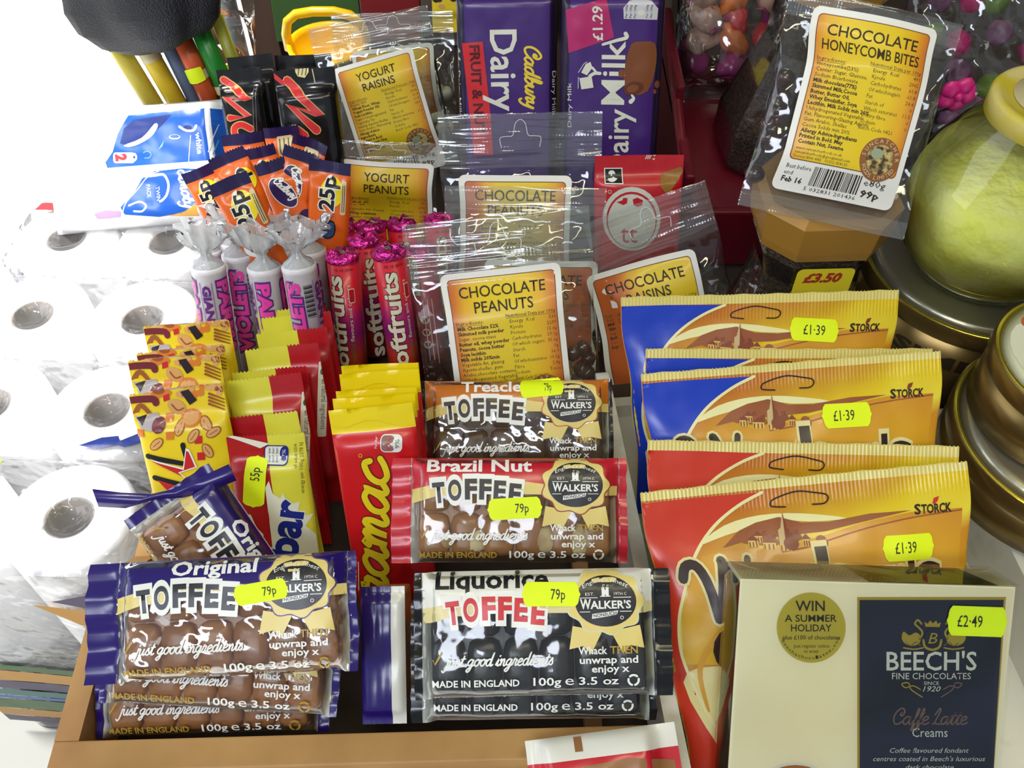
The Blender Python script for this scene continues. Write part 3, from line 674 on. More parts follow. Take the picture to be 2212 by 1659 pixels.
P = [(tA[0]*a+tA[1]*b+tA[2], tA[3]*a+tA[4]*b+tA[5]) for a, b in ((490, 1004), (430, 1032), (368, 1058), (330, 1066), (270, 1062), (204, 1055))]
Q = [(tA[0]*a+tA[1]*b+tA[2], tA[3]*a+tA[4]*b+tA[5]) for a, b in ((505, 1040), (452, 1062), (392, 1076), (338, 1078), (276, 1096), (215, 1094))]
Z = (6, 10, 9, 12, 14, 12)
V = []; F = []
for i in range(6):
    V += [(P[i][0], P[i][1], Z[i]), (Q[i][0], Q[i][1], Z[i]-1.5), (P[i][0], P[i][1], Z[i]-.5), (Q[i][0], Q[i][1], Z[i]-2)]
for i in range(5): a = 4*i; b = a+4; F += [(a, a+1, b+1, b), (a+2, b+2, b+3, a+3), (a, b, b+2, a+2), (a+1, a+3, b+3, b+1)]
p.raw(V, F, PURP); p.finish('torn_seal', tt)
# end of a toffee bar standing on edge: violet crimp and white back seam
t = packet('toffee_bar', 'toffee_end', 'toffee bar standing on end showing its violet seal and white seam', 'toffee bar', 'toffee bars in the pine tray')
HE = hfit('toffee_end', 92, 50)-7; s1 = pillow(24, HE, 3, (3, 3), 6, 4, 'y', wr=1.2, seed=3)
p = Part(lambda x, y, o, side=1: s1(x, y, o, side)); sheet(p, s1, 24, HE, lambda x, y: PURP if x < 4 else CREAMW, 16, 60, 1, 0, rib=.2, ribzone=(92, 92))
sheet(p, s1, 24, HE, lambda x, y: PURP, 10, 20, -1)
p.finish('wrapper', t)
p = Part(); box(p, -10, 10, 4-HE, -6, -50, -3, mat('toffee_original', (150, 96, 54)), bev=2); p.finish('toffee_slab', t)
# red and white bar in front of the pine tray
t = packet('toffee_bar', 'toffee_front', 'red and white wrapped toffee bar lying in front of the pine tray', 'toffee bar')
s2 = pillow(78, 62, 11, (3, 8), 10, 3.5, 'x', wr=1.4, seed=11, back=.9)
p = Part(s2, None, 4); sheet(p, s2, 78, 62, lambda x, y: CREAMW if y > -11 else TOF['brazil']['fin'], 40, 32, 1); sheet(p, s2, 78, 62, lambda x, y: CREAMW, 20, 14, -1)
p.poly([(-36, -20), (-10, -15), (14, -14), (36, -18), (36, -23), (10, -20), (-12, -21), (-36, -27)], ink('toffee_photo', (150, 104, 64)), 1)
p.poly([(-36, -22), (-20, -19.5), (-20, -22.5), (-36, -26)], GOLDBAND, 2)
p.poly([(-36, -27), (-12, -22), (10, -21), (30, -24), (24, -27), (0, -26), (-20, -31), (-36, -36)], CREAMW, 1)
p.rect(-14, -8, -10, -1, ink('toffee_photo', (150, 104, 64)), 1)
p.finish('wrapper', t)
# ------------------------------------------------------------------ hanging toffee bags with the village picture
GOLDFOIL = film('pale_gold_seal', (222, 206, 118), .3)
SKYP = ramp_print('bag_sunset', [(0, (196, 116, 30)), (.14, (206, 150, 30)), (.27, (226, 196, 20)), (.37, (232, 214, 60)), (.45, (206, 140, 40)), (.6, (222, 160, 30)), (.8, (234, 208, 70)), (1, (214, 150, 30))], 'd', .15, .3, SOFT, .22)
FIELD = ramp_print('bag_field', [(0, (196, 120, 44)), (.4, (214, 158, 34)), (1, (226, 186, 40))], 'y', .12, .3, SOFT, .3)
GLOWP = ink('pale_glow', (236, 230, 168)); HALO = ink('halo', (226, 214, 150)); CHOC = ink('chocolate', (48, 26, 22)); ROOFP = ink('village_roof', (128, 60, 38)); WALLP = ink('village_wall', (222, 186, 90)); TREEP = ink('village_tree', (150, 84, 48)); SPIRE = ink('village_spire', (200, 174, 124))
A5 = POSE['werther5'][2]
def toffee_bag(key, corner, label, stick, seed, low=True):
    t = packet('toffee_bag', key, label, 'bag of toffees', 'hanging toffee bags in the white tray')
    h = hfit(key, 200, 12, 1.5)
    s_ = pillow(180, h, 11, (16, 9), 46, 2.2, 'y', wav=1.6, pinch=.07, wr=1.2, taper=.11, seed=seed, back=.7)
    p = Part(s_, A5, 4.5); p.clip = (179, h)
    sheet(p, s_, 180, h, lambda x, y: GOLDFOIL if y > -6.2 else SKYP, 300, 70, 1, 1.0, 2.2, .28, (15, 8))
    sheet(p, s_, 180, h, lambda x, y: GOLDFOIL if y > -6.2 else CREAMW, 90, 30, -1, 1.0, 2.2)
    X0, X1 = 1388, 2090
    rim = [(1652, 1066), (1600, 1095), (1545, 1140), (1497, 1198), (1462, 1265), (1444, 1335), (1447, 1410), (1468, 1480), (1502, 1560), (1560, 1655), (1640, 1740)]
    p.poly([(1384, 1090), (1500, 1078)]+rim[:1]+smooth_line(rim, 4)+[(1640, 1800), (1420, 1830)], corner, 0)
    p.line([(rim[i][0]+2, rim[i][1]) for i in range(len(rim))], 7, GLOWP, 2)
    # landscape
    p.poly([(1478, 1250), (1510, 1205), (1580, 1190), (1650, 1188), (1720, 1178), (1790, 1158), (1880, 1130), (1980, 1108), (2092, 1098), (2104, 1300), (2104, 1420), (1456, 1440), (1452, 1330)], FIELD, 1)
    p.poly([(1560, 1186), (1620, 1170), (1700, 1160), (1790, 1150), (1880, 1128), (1980, 1104), (1890, 1112), (1800, 1130), (1740, 1132), (1690, 1120), (1640, 1132), (1600, 1150)], TREEP, 2)
    p.poly([(1510, 1180), (1570, 1160), (1640, 1140), (1690, 1126), (1760, 1130), (1840, 1122), (1740, 1112), (1650, 1116), (1570, 1138)], GLOWP, 1, 3)
    rnd = random.Random(5)
    for i in range(22):
        x = rnd.uniform(1610, 1790); y = 1178-rnd.uniform(2, 34)*(1-abs(x-1700)/150); p.ell(x, y, rnd.uniform(5, 12), rnd.uniform(5, 9), rnd.choice((ROOFP, TREEP, ROOFP)), 3, n=9)
    for x, y, w_ in ((1618, 1180, 22), (1650, 1184, 28), (1686, 1186, 26), (1738, 1176, 16), (1632, 1170, 18)):
        p.rect(x, y-10, x+w_, y+6, WALLP, 4); p.poly([(x-3, y-9), (x+w_*.5, y-21), (x+w_+3, y-9)], ROOFP, 5)
        for q in range(3): p.rect(x+2+q*w_*.33, y-6, x+5+q*w_*.33, y+5, ROOFP, 5)
    p.poly([(1686, 1178), (1686, 1148), (1692, 1143), (1698, 1108), (1705, 1142), (1711, 1147), (1712, 1178)], SPIRE, 6); p.poly([(1700, 1178), (1700, 1146), (1698, 1108), (1705, 1142), (1711, 1147), (1712, 1178)], ROOFP, 7)
    p.ell(1712, 1176, 17, 14, ROOFP, 7)
    p.line([(1690, 1194), (1760, 1180), (1850, 1152), (1960, 1124), (2090, 1102)], 3, TREEP, 3)
    # maker's mark
    x, y = 1988, 1113
    p.text('S', x, y, 14, 21, CHOC, 5, 3, bold=.03); p.text('TORCK', x+15, y-1.5, 66, 19, CHOC, 5, 3, bold=.03)
    p.poly([(2026, 1089), (2029, 1077), (2040, 1073), (2037, 1084), (2031, 1090)], ROOFP if corner is not RED_C else REDTXT, 3)
    # hang slot
    slot = [(1672, 1092), (1678, 1082), (1712, 1068), (1738, 1063), (1770, 1066), (1795, 1070), (1800, 1080), (1790, 1090), (1766, 1092)]
    p.line(slot, 3.2, CHOC, 3, 4); p.line([(1672, 1090), (1676, 1097), (1706, 1098)], 3.2, CHOC, 3, 3)
    # name
    for q, w1 in (([(1459, 1254), (1468, 1228), (1490, 1224), (1510, 1254), (1536, 1338)], 22), ([(1537, 1338), (1543, 1280), (1550, 1214)], 17), ([(1550, 1214), (1572, 1262), (1592, 1334)], 22), ([(1592, 1334), (1600, 1270), (1610, 1208)], 15)):
        p.line(q, w1+12, HALO, 4, 3); p.line(q, w1, CHOC, 5, 3)
    for pas in (0, 1):
        for ch, x, w_, y, hh in (('e', 1608, 78, 1343, 88), ('r', 1690, 46, 1337, 88), ('t', 1737, 44, 1338, 122), ('h', 1774, 80, 1326, 138), ('e', 1862, 76, 1323, 94), ('r', 1930, 52, 1314, 94), ("'", 1978, 16, 1300, 96), ('s', 1996, 64, 1306, 98)):
            lk = CAP/.56 if ch in 'ers' else 1.0
            if pas: p.text(ch, x, y, w_, hh*(1.0 if ch not in 'ers' else 1.33), CHOC, 5, 5, bold=.03, res=4)
            else: p.text(ch, x-6, y+5, w_+12, hh*(1.0 if ch not in 'ers' else 1.33)+12, HALO, 5, 4, bold=.05, res=4)
    for ch, x, w_, y in (('O', 1526, 130, 1462), ('r', 1668, 44, 1450), ('i', 1716, 22, 1446), ('g', 1742, 70, 1440), ('i', 1816, 22, 1438), ('n', 1842, 72, 1434), ('a', 1918, 70, 1428), ('l', 1992, 22, 1422)):
        p.text(ch, x, y, w_, 105, CHOC, 5, 5, bold=.02, res=4)
    p.poly([(1450, 1480), (1560, 1440), (1700, 1470), (1800, 1600), (1700, 1740), (1560, 1680)], ink('cream_swirl', (232, 220, 150)), 1, 4)
    p.line([(1590, 1330), (1530, 1380), (1490, 1450), (1500, 1540)], 24, ink('caramel_swirl', (216, 160, 50)), 2, 5, taper=(1, .3))
    p.text('A', 1550, 1558, 16, 18, REDTXT, 0, 3)
    p.finish('printed_film', t)
    if stick: sticker(t, s_, POSE[key][2], *stick)
    return t
BLUE_C = film('royal_blue', (24, 60, 186), .25); RED_C = film('tomato_red', (206, 58, 34), .28)
toffee_bag('werther1', BLUE_C, 'blue cornered toffee bag standing furthest back in the white tray', (1761, 716, 104, 46, '£1·39', -3, .45, .42, .0), 1)
toffee_bag('werther2', BLUE_C, 'blue cornered toffee bag without a price sticker, between its two stickered twins', None, 2)
toffee_bag('werther3', BLUE_C, 'blue cornered toffee bag nearest the red bags, with a price sticker', (1836, 898, 110, 50, '£1·39', 3, .43, .42, -.06), 3)
toffee_bag('werther4', RED_C, 'red cornered toffee bag without a price sticker', None, 4)
toffee_bag('werther5', RED_C, 'red cornered toffee bag in front, behind the chocolate box', (1974, 1182, 116, 54, '£1·39', 4, .42, .42, -.06), 5)
# ------------------------------------------------------------------ chocolate bars in flow wrap
def flowbar(key, name, label, cat, group, w, h, T, front, top, artfn=None, A='own', back=None, fin=14, seed=0, side=None, tooth=1.2, p_=4.0, wr=.35, mf=None, stick=None, wav=.8, lean_fin=0.0, res=1.2):
    t = packet(name, key, label, cat, group); h = hfit(key, h, T)
    s_ = pillow(w, h, T, (fin, fin), 9, p_, 'y', wav=wav, wr=wr, seed=seed, back=.8, q=.45, zfin=lean_fin)
    a = POSE[key][2] if A == 'own' else A
    p = Part(s_, a, 3.5); p.clip = (w*.985, h)
    mfn = mf or (lambda x, y: top if -y < fin+.5 else front)
    sheet(p, s_, w, h, mfn, int(w/res), int(h/3), 1, tooth, 2.4, .18, (fin-3, fin-3))
    sheet(p, s_, w, h, back or mfn, int(w/2.4), int(h/5), -1, tooth, 2.4)
    if artfn: artfn(p)
    p.finish('wrapper', t)
    if stick: sticker(t, s_, POSE[key][2], *stick)
    return t, s_
# caramel bars, yellow over red
CRED = film('caramel_red', (204, 22, 28), .3); CYEL = film('caramel_yellow', (240, 214, 0), .35); CSCR = ink('script_yellow', (232, 206, 28)); CSH = ink('script_shadow', (70, 44, 20))
GREYP = ink('icon_grey', (150, 110, 104))
def caramac_art(p):
    p.poly([(690, 860), (905, 845), (912, 880), (898, 922), (868, 928), (840, 920), (815, 913), (790, 914), (768, 922), (748, 930), (728, 930), (702, 920)], CYEL, 1)
    p.line([(742, 874), (748, 870), (753, 875), (758, 870), (763, 875), (768, 869), (773, 873)], 2.4, BLK, 2, 0)
    p.script('Caramac', 836, 1405, 48, 418, CSCR, 13, 90, 4, .25, out=CSH, ow=4)
    p.text('Nestlé', 768, 1275, 58, 19, WINK, 90, 2, bold=.01); p.line([(773, 1275), (773, 1210)], 2, WINK, 2, 0)
    p.rect(822, 940, 868, 974, WINK, 2, 10); p.rect(824, 942, 852, 972, GREYP, 3, 8); p.ell(857, 957, 9, 14, WINK, 4)
    p.text('9%', 862, 966, 18, 9, BLK, 90, 5); p.text('174', 845, 968, 22, 9, CRED, 90, 5); p.text('Per Bar', 815, 966, 22, 5, WINK, 90, 2)
    p.ell(780, 981, 4, 4, CSCR, 2, hole=.7)
for i in range(5, 0, -1):
    flowbar('caramac%d' % i, 'caramel_bar', ['', 'red caramel bar with yellow script name, front of its row', 'red and yellow caramel bar second from the front', 'red and yellow caramel bar in the middle of its row', 'red and yellow caramel bar second from the back', 'red and yellow caramel bar at the back of its row'][i], 'chocolate bar', 'red and yellow caramel bars', 50, 150, 5, CRED, CYEL, caramac_art, POSE['caramac1'][2], seed=i, wr=.2, back=lambda x, y: CYEL if y > -20 else CRED)
# white chocolate bars, yellow and red
MYEL = film('milk_yellow', (222, 216, 62), .35); MRED = film('milk_red', (176, 18, 28), .3); MILK = ink('milk_white', (226, 226, 206)); MBLU = ink('milk_blue', (24, 40, 132)); GRN = ink('green_mark', (40, 110, 60))
def milky_front(p):
    p.poly([(500, 985), (568, 978), (562, 1000), (566, 1060), (585, 1150), (600, 1260), (560, 1290), (516, 1200)], MRED, 1)
    p.poly([(574, 1050), (582, 1036), (590, 1062), (606, 1072), (612, 1060), (622, 1085), (648, 1080), (640, 1110), (676, 1108), (660, 1130), (690, 1160), (700, 1230), (640, 1300), (600, 1300), (590, 1180)], MILK, 2)
    p.text('bar', 640, 1200, 122, 66, MBLU, 82, 4, bold=.035, out=MILK, ow=.03, res=4)
    p.line([(548, 1080), (570, 1100), (572, 1140), (560, 1150)], 20, MRED, 3); p.line([(540, 1110), (552, 1135), (566, 1150)], 9, MILK, 4); p.line([(560, 1190), (575, 1215), (590, 1290)], 26, MRED, 3)
    p.rect(569, 968, 620, 1006, MBLU, 2, 9); p.rect(571, 970, 618, 1004, MILK, 3, 8); p.ell(611, 984, 9, 14, MBLU, 4)
    p.text('7%', 614, 992, 16, 7, MILK, 90, 5); 
    for k in range(3): p.text('per bar', 582+k*8, 1000, 28, 5, MBLU, 90, 5)
    p.text('energy per 100g 2278 kJ', 656, 1062, 100, 7, ink('olive_text', (120, 112, 40)), 94, 3); p.text('of adult GDA', 640, 1010, 46, 6, ink('olive_text', (120, 112, 40)), 94, 3)
    p.poly([(489, 952), (500, 950), (580, 965), (560, 975)], MILK, 1)
def milky_back(p):
    p.rect(648, 852, 668, 1010, MILK, 2, 3)
    p.text('all natural ingredients', 656, 888, 106, 11, ink('grey_print', (90, 84, 80)), -90, 3); p.ell(658, 872, 6, 7, GRN, 3); p.ell(659, 874, 3, 3, MILK, 4)
mg = 'white chocolate bars in the pine tray'
ML = {8: 'white chocolate bar at the very back of its row', 7: 'white chocolate bar second from the back of its row', 6: 'white chocolate bar third from the back of its row', 5: 'white chocolate bar in the middle of its row', 4: 'white chocolate bar just behind the one with a natural ingredients strip', 3: 'white chocolate bar with a white natural ingredients strip on its red side'}
for i in range(8, 2, -1):
    flowbar('milky%d' % i, 'white_chocolate_bar', ML[i], 'chocolate bar', mg, 48, 150, 5, MRED, MYEL, milky_back if i in (3, 5) else None, POSE['milky3'][2], seed=i, mf=lambda x, y: MYEL if x < 4 else MRED, wr=.3)
flowbar('milky2', 'white_chocolate_bar', 'white chocolate bar with its red side left, behind the 55p one', 'chocolate bar', mg, 48, 150, 5, MRED, MYEL, None, seed=12, mf=lambda x, y: MRED if x < 2 else MYEL)
flowbar('milky1', 'white_chocolate_bar', 'white chocolate bar with a 55p sticker and blue bar lettering, front of its row', 'chocolate bar', mg, 48, 150, 5, MRED, MYEL, milky_front, seed=13, mf=lambda x, y: MRED if x < 1 else MYEL, stick=(552, 1040, 100, 46, '55p', 86, .26, .42, .18))
# yellow nut bars
NYEL = film('nut_yellow', (232, 202, 22), .35); NBR = ink('nut_brown', (150, 84, 40)); NPE = ink('nut_peach', (214, 160, 96)); NRA = ink('raisin_dark', (40, 24, 30)); NRD = ink('nut_red', (196, 34, 40)); NBU = ink('burgundy', (110, 34, 44)); NSV = ink('silver_grey', (170, 160, 160)); NOR = ink('nut_orange', (214, 120, 40))
def nut_art(p):
    rnd = random.Random(3)
    for i in range(34): p.ell(rnd.uniform(276, 470), rnd.uniform(834, 862), rnd.uniform(6, 13), rnd.uniform(5, 9), rnd.choice((NPE, NBR, NPE, NOR)), 1+i % 3*.5, n=11)
    p.line([(272, 872), (300, 868), (330, 868), (336, 876)], 14, NBU, 3); p.line([(290, 905), (305, 880), (330, 905)], 12, NBR, 3, taper=(1, .6)); p.ell(305, 903, 18, 9, NYEL, 4)
    p.poly([(385, 855), (402, 850), (420, 872), (405, 882)], NRA, 4); p.poly([(350, 862), (362, 858), (364, 870), (352, 874)], NRD, 4)
    for k in range(4): p.line([(446, 858+k*7), (480, 868+k*7)], 5, NBR, 4, 0, taper=(1, .4))
    p.ell(378, 885, 20, 14, NPE, 3, 30); p.ell(410, 905, 22, 16, NOR, 4); p.ell(410, 905, 17, 12, NPE, 5); p.line([(368, 880), (380, 892), (392, 888)], 3, NBR, 5)
    p.poly([(292, 900), (340, 895), (348, 915), (330, 930), (308, 925)], NSV, 4); p.poly([(296, 905), (318, 898), (310, 920)], NRA, 5); p.ell(345, 918, 14, 15, NBU, 6)
    for x, y, r, m in ((364, 905, 0, NOR), (370, 938, 0, NOR), (430, 946, 15, NRD), (436, 980, 5, NRD), (306, 935, 0, NOR)): p.poly([(x-8, y-8), (x+8, y-9), (x+9, y+7), (x-7, y+8)], m, 4)
    for x, y, r in ((390, 922, 75), (342, 955, 40), (420, 938, 55), (445, 914, -40), (450, 968, -55), (462, 930, 30)):
        p.ell(x, y, 17, 10, NBR, 4, -r, 18); p.ell(x, y, 15, 8, NPE, 5, -r, 18); p.line([(x-9*math.cos(R(r)), y+9*math.sin(R(r))), (x+9*math.cos(R(r)), y-9*math.sin(R(r)))], 1.5, NBR, 6, 0)
    p.line([(322, 981), (404, 996), (398, 956)], 11, BLK, 5, 0); p.line([(336, 1026), (398, 1040)], 11, BLK, 5, 0)
    p.poly([(326, 986), (398, 1004), (404, 962), (412, 966), (428, 1002), (392, 1014), (412, 1030), (384, 1014)], WINK, 6)
    p.poly([(330, 990), (400, 1008), (405, 968), (410, 970), (424, 1001), (388, 1013), (398, 1022)], NRD, 7)
    p.poly([(342, 1030), (396, 1044), (430, 1060), (402, 1072), (360, 1048)], NRD, 7)
for i, lb in ((4, 'yellow nut bar at the back of its row'), (3, 'yellow nut bar second from the back'), (2, 'yellow nut bar just behind the front nut bar'), (1, 'yellow nut bar with almonds and a red zigzag, front of its row')):
    flowbar('nut%d' % i, 'nut_bar', lb, 'chocolate bar', 'yellow nut bars', 57, 150, 6, NYEL, NYEL, nut_art, POSE['nut1'][2], fin=16, seed=i+3, wav=1.6, tooth=1.8, back=lambda x, y: NYEL if y < -14 else NSV)
# ------------------------------------------------------------------ big milk chocolate bars
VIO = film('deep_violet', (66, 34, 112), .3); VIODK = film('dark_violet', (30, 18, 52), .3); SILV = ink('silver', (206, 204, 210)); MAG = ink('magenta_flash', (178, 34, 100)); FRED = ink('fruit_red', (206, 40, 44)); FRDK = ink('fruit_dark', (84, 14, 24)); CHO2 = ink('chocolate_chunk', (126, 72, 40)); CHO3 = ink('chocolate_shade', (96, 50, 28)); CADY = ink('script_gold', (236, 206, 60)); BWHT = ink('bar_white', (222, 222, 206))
def dm_base(key, label, art):
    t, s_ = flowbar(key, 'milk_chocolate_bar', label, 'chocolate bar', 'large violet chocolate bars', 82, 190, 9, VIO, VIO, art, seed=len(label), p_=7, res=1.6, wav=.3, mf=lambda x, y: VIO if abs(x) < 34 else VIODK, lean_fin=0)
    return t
def dm_fruit(p):
    p.poly([(1000, 90), (1044, 86), (1060, 250), (1064, 330), (1022, 330)], FRED, 1)
    p.text('FRUIT & NUT', 1016, 94, 190, 20, FRDK, -87, 3, bold=.03)
    p.text('Dairy', 1060, 62, 172, 54, BWHT, -89, 3, bold=.015)
    p.script('Cadbury', 1132, 98, 17, 130, CADY, 5, -88, 3, .3)
    p.text('Dairy Milk', 986, 148, 96, 9, BWHT, -89, 3); p.script('Cadbury', 987, 100, 4, 42, BWHT, 1.3, -89, 3)
    p.text('Dairy Milk', 1192, 148, 96, 8, BWHT, -89, 3)
def dm_plain(p):
    p.poly([(1226, 22), (1310, -2), (1326, 78), (1230, 110)], MAG, 1)
    p.text('£1.29', 1302, 84, 70, 20, BWHT, 91, 3, bold=.02)
    p.text('Milk', 1347, 219, 134, 48, BWHT, 89, 5, bold=.012); p.line([(1302, 92), (1330, 84), (1352, 78), (1350, 70)], 9, BWHT, 5, 4, taper=(.6, 1))
    p.text('Dairy', 1356, 370, 142, 46, BWHT, 89, 5, bold=.012)
    p.poly([(1252, 162), (1278, 158), (1282, 182), (1256, 186)], BWHT, 3); p.poly([(1266, 132), (1276, 128), (1280, 140), (1268, 156), (1256, 150)], BWHT, 3); p.line([(1274, 158), (1284, 152), (1296, 152)], 7, BWHT, 3); p.line([(1280, 140), (1290, 152)], 5, BWHT, 3)
    p.line([(1250, 150), (1262, 132), (1268, 128)], 1.5, SILV, 3, 0); p.line([(1250, 160), (1249, 184)], 1.5, SILV, 3, 0)
    p.poly([(1362, 92), (1384, 86), (1412, 90), (1416, 130), (1404, 180), (1380, 198), (1352, 188), (1346, 165), (1350, 130)], CHO2, 2, 3); p.ell(1368, 184, 22, 14, CHO3, 3, -15); p.ell(1366, 184, 13, 8, CHO2, 4, -15); p.line([(1392, 168), (1398, 185), (1392, 190)], 5, CHO2, 3); p.ell(1342, 152, 7, 9, CHO2, 6); p.ell(1419, 176, 6, 8, CHO2, 3); p.ell(1414, 191, 4, 5, CHO2, 3)
    p.line([(1362, 212), (1368, 205), (1364, 198)], 10, BWHT, 5, 4, taper=(1, .4))
    p.poly([(1346, 40), (1345, 18), (1358, 4), (1382, 0), (1404, 4), (1418, 20), (1416, 42)], SILV, 3); p.ell(1382, 28, 7, 6, BWHT, 5)
    for k in range(3): p.text('Per 100g', 1353+k*9, 38, 26, 4.5, VIODK, 88, 5)
    for k in range(2): p.text('Per 100g', 1396+k*9, 38, 26, 4.5, VIODK, 88, 5)
    p.text('Dairy Milk', 1434, 252, 92, 8, BWHT, 89, 3); p.text('Dairy Milk', 1233, 268, 96, 8, BWHT, 89, 3)
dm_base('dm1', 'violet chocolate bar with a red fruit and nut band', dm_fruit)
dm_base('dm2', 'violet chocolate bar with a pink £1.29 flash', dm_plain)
flowbar('nutback', 'nut_bar', 'yellow nut bar standing behind the fruit and nut chocolate bar', 'chocolate bar', 'yellow nut bars', 40, 190, 6, NYEL, NYEL, lambda p: [p.ell(938+random.uniform(0, 52), random.uniform(-20, 200), 7, 5, random.choice((NBR, NRA, NPE)), 1, 20, 10) for _ in range(22)], seed=9)
# ------------------------------------------------------------------ black caramel bars with red script
MBLK = film('glossy_black', (20, 19, 20), .18); MRD = ink('script_red', (196, 42, 44)); MGO = ink('script_edge', (196, 160, 92)); MCRM = ink('badge_cream', (210, 200, 140)); MTX = ink('dim_text', (90, 86, 80))
def mars_art(p, pts, apts, wd):
    for m, w_, L in ((MGO, wd+4.5, 2), (MRD, wd, 4)):
        p.line(pts, w_, m, L, 0); p.line(apts, w_, m, L, 5)
def m1(p):
    mars_art(p, [(478, 174), (541, 214), (490, 208), (540, 248), (500, 252)], [(545, 275), (525, 266), (510, 274), (514, 292), (530, 304), (548, 300)], 12)
    for k in range(2): p.line([(552+k*6, 280), (548+k*6, 190)], 1.5, MTX, 3, 0)
def m2(p):
    mars_art(p, [(617, 176), (694, 247), (628, 225), (686, 278)], [(660, 290), (640, 276), (630, 284), (640, 310)], 16)
    p.poly([(634, 141), (664, 145), (664, 158), (656, 170), (640, 167), (635, 158)], MCRM, 2)
    for k in range(3): p.line([(641+k*8, 164), (644+k*8, 147)], 2, MTX, 4, 0)
    p.line([(587, 165), (608, 182)], 9, MRD, 2, 0); p.line([(672, 152), (678, 180)], 2, MCRM, 3, 0)
mk = [('mars4', 'black wrapped caramel bar tucked behind on the right, by the raisin bag', None, 50, 11), ('mars3', 'black wrapped caramel bar tucked behind on the left', None, 40, 11), ('mars2', 'black caramel bar with a cream badge above its red script', m2, 52, 12), ('mars1', 'black caramel bar with red script, leftmost of its group', m1, 39, 13)]
for key, lb, art, w_, T in mk:
    flowbar(key, 'caramel_nougat_bar', lb, 'chocolate bar', 'black caramel bars', w_, 110, T, MBLK, MBLK, art, seed=len(key)+int(key[-1]), wav=2.0, p_=5, wr=.8)
# ------------------------------------------------------------------ orange fudge bars
ORG = film('fudge_orange', (226, 100, 24), .3); DVI = film('night_violet', (34, 24, 70), .25); SUNY = ink('sun_yellow', (240, 216, 20)); CRM = ink('panel_cream', (216, 200, 150)); OVAL = ink('oval_violet', (44, 28, 84)); EBLU = ink('letter_blue', (52, 84, 140))
def fudge_art(kind):
    def f(p):      # mm on the bar, y up, origin at the top middle
        w = 28
        if kind == 'p':
            p.ell(3, -22, 8.5, 11, SUNY, 2); p.text('25p', 4.5, -36, 25, 10.5, BLK, 88, 4, bold=.03, out=WINK, ow=.05, res=4)
            p.rect(9.6, -38, 13.2, -13, CRM, 2, 1.2); [p.rect(10.6+1.3*k, -36, 11.1+1.3*k, -16, MTX, 3) for k in range(2)]
            p.ell(-2, -50, 8.5, 7, WINK, 2, hole=.3); p.text('e', 5, -56, 12, 13, EBLU, 88, 4, bold=.04, out=BLK, ow=.05, res=4)
        elif kind == 'c':
            p.ell(-1, -25, 7.6, 13, WINK, 2, 24); p.ell(-1, -25, 7.0, 12.3, OVAL, 3, 24)
            p.script('Cadbury', -4.6, -15.5, 3.2, 19, WINK, 1.0, -62, 4)
            p.ell(-9, -46, 6, 6, OVAL, 2, hole=.5); p.ell(9, -47, 6, 6, OVAL, 2)
        elif kind == 'n':
            p.rect(-4, -24, 8, -8, CRM, 2, 1); [p.rect(-2.4+3.4*k, -22, -1.4+3.4*k, -10, MTX, 3) for k in range(3)]
        else:
            p.text('25p', 7, -40, 25, 11, BLK, 88, 4, bold=.03, out=WINK, ow=.05, res=4); p.ell(6, -24, 7, 9, SUNY, 2)
    return f
FD = {11: ('x', 'orange fudge bar at the back right of the bunch'), 10: ('n', 'orange fudge bar behind with its seal drooping to the right'), 9: ('n', 'orange fudge bar at the back with a shiny violet seal and text panel'), 8: ('x', 'orange fudge bar at the back left of the bunch'), 6: ('c', 'orange fudge bar with an oval badge, half behind the other badge bar'), 3: ('x', 'orange fudge bar peeking out behind the left pair'), 4: ('p', 'orange fudge bar with a 25p mark, behind the badge bar on its left'), 5: ('c', 'orange fudge bar with a whole violet oval badge, middle front'), 7: ('p', 'orange fudge bar with a 25p mark, beside the yogurt peanuts label'), 1: ('p', 'orange fudge bar furthest left of the bunch'), 2: ('p', 'orange fudge bar with a cream text strip, front left')}
for i, (kd, lb) in FD.items():
    flowbar('fudge%d' % i, 'fudge_bar', lb, 'chocolate bar', 'orange fudge bars', {1: 26, 2: 28, 7: 31, 8: 33}.get(i, 29), 110, 6.5, ORG, DVI, fudge_art(kd), None, fin=10, seed=i*1.7, wav=2.4, wr=.6, p_=3, lean_fin=2)
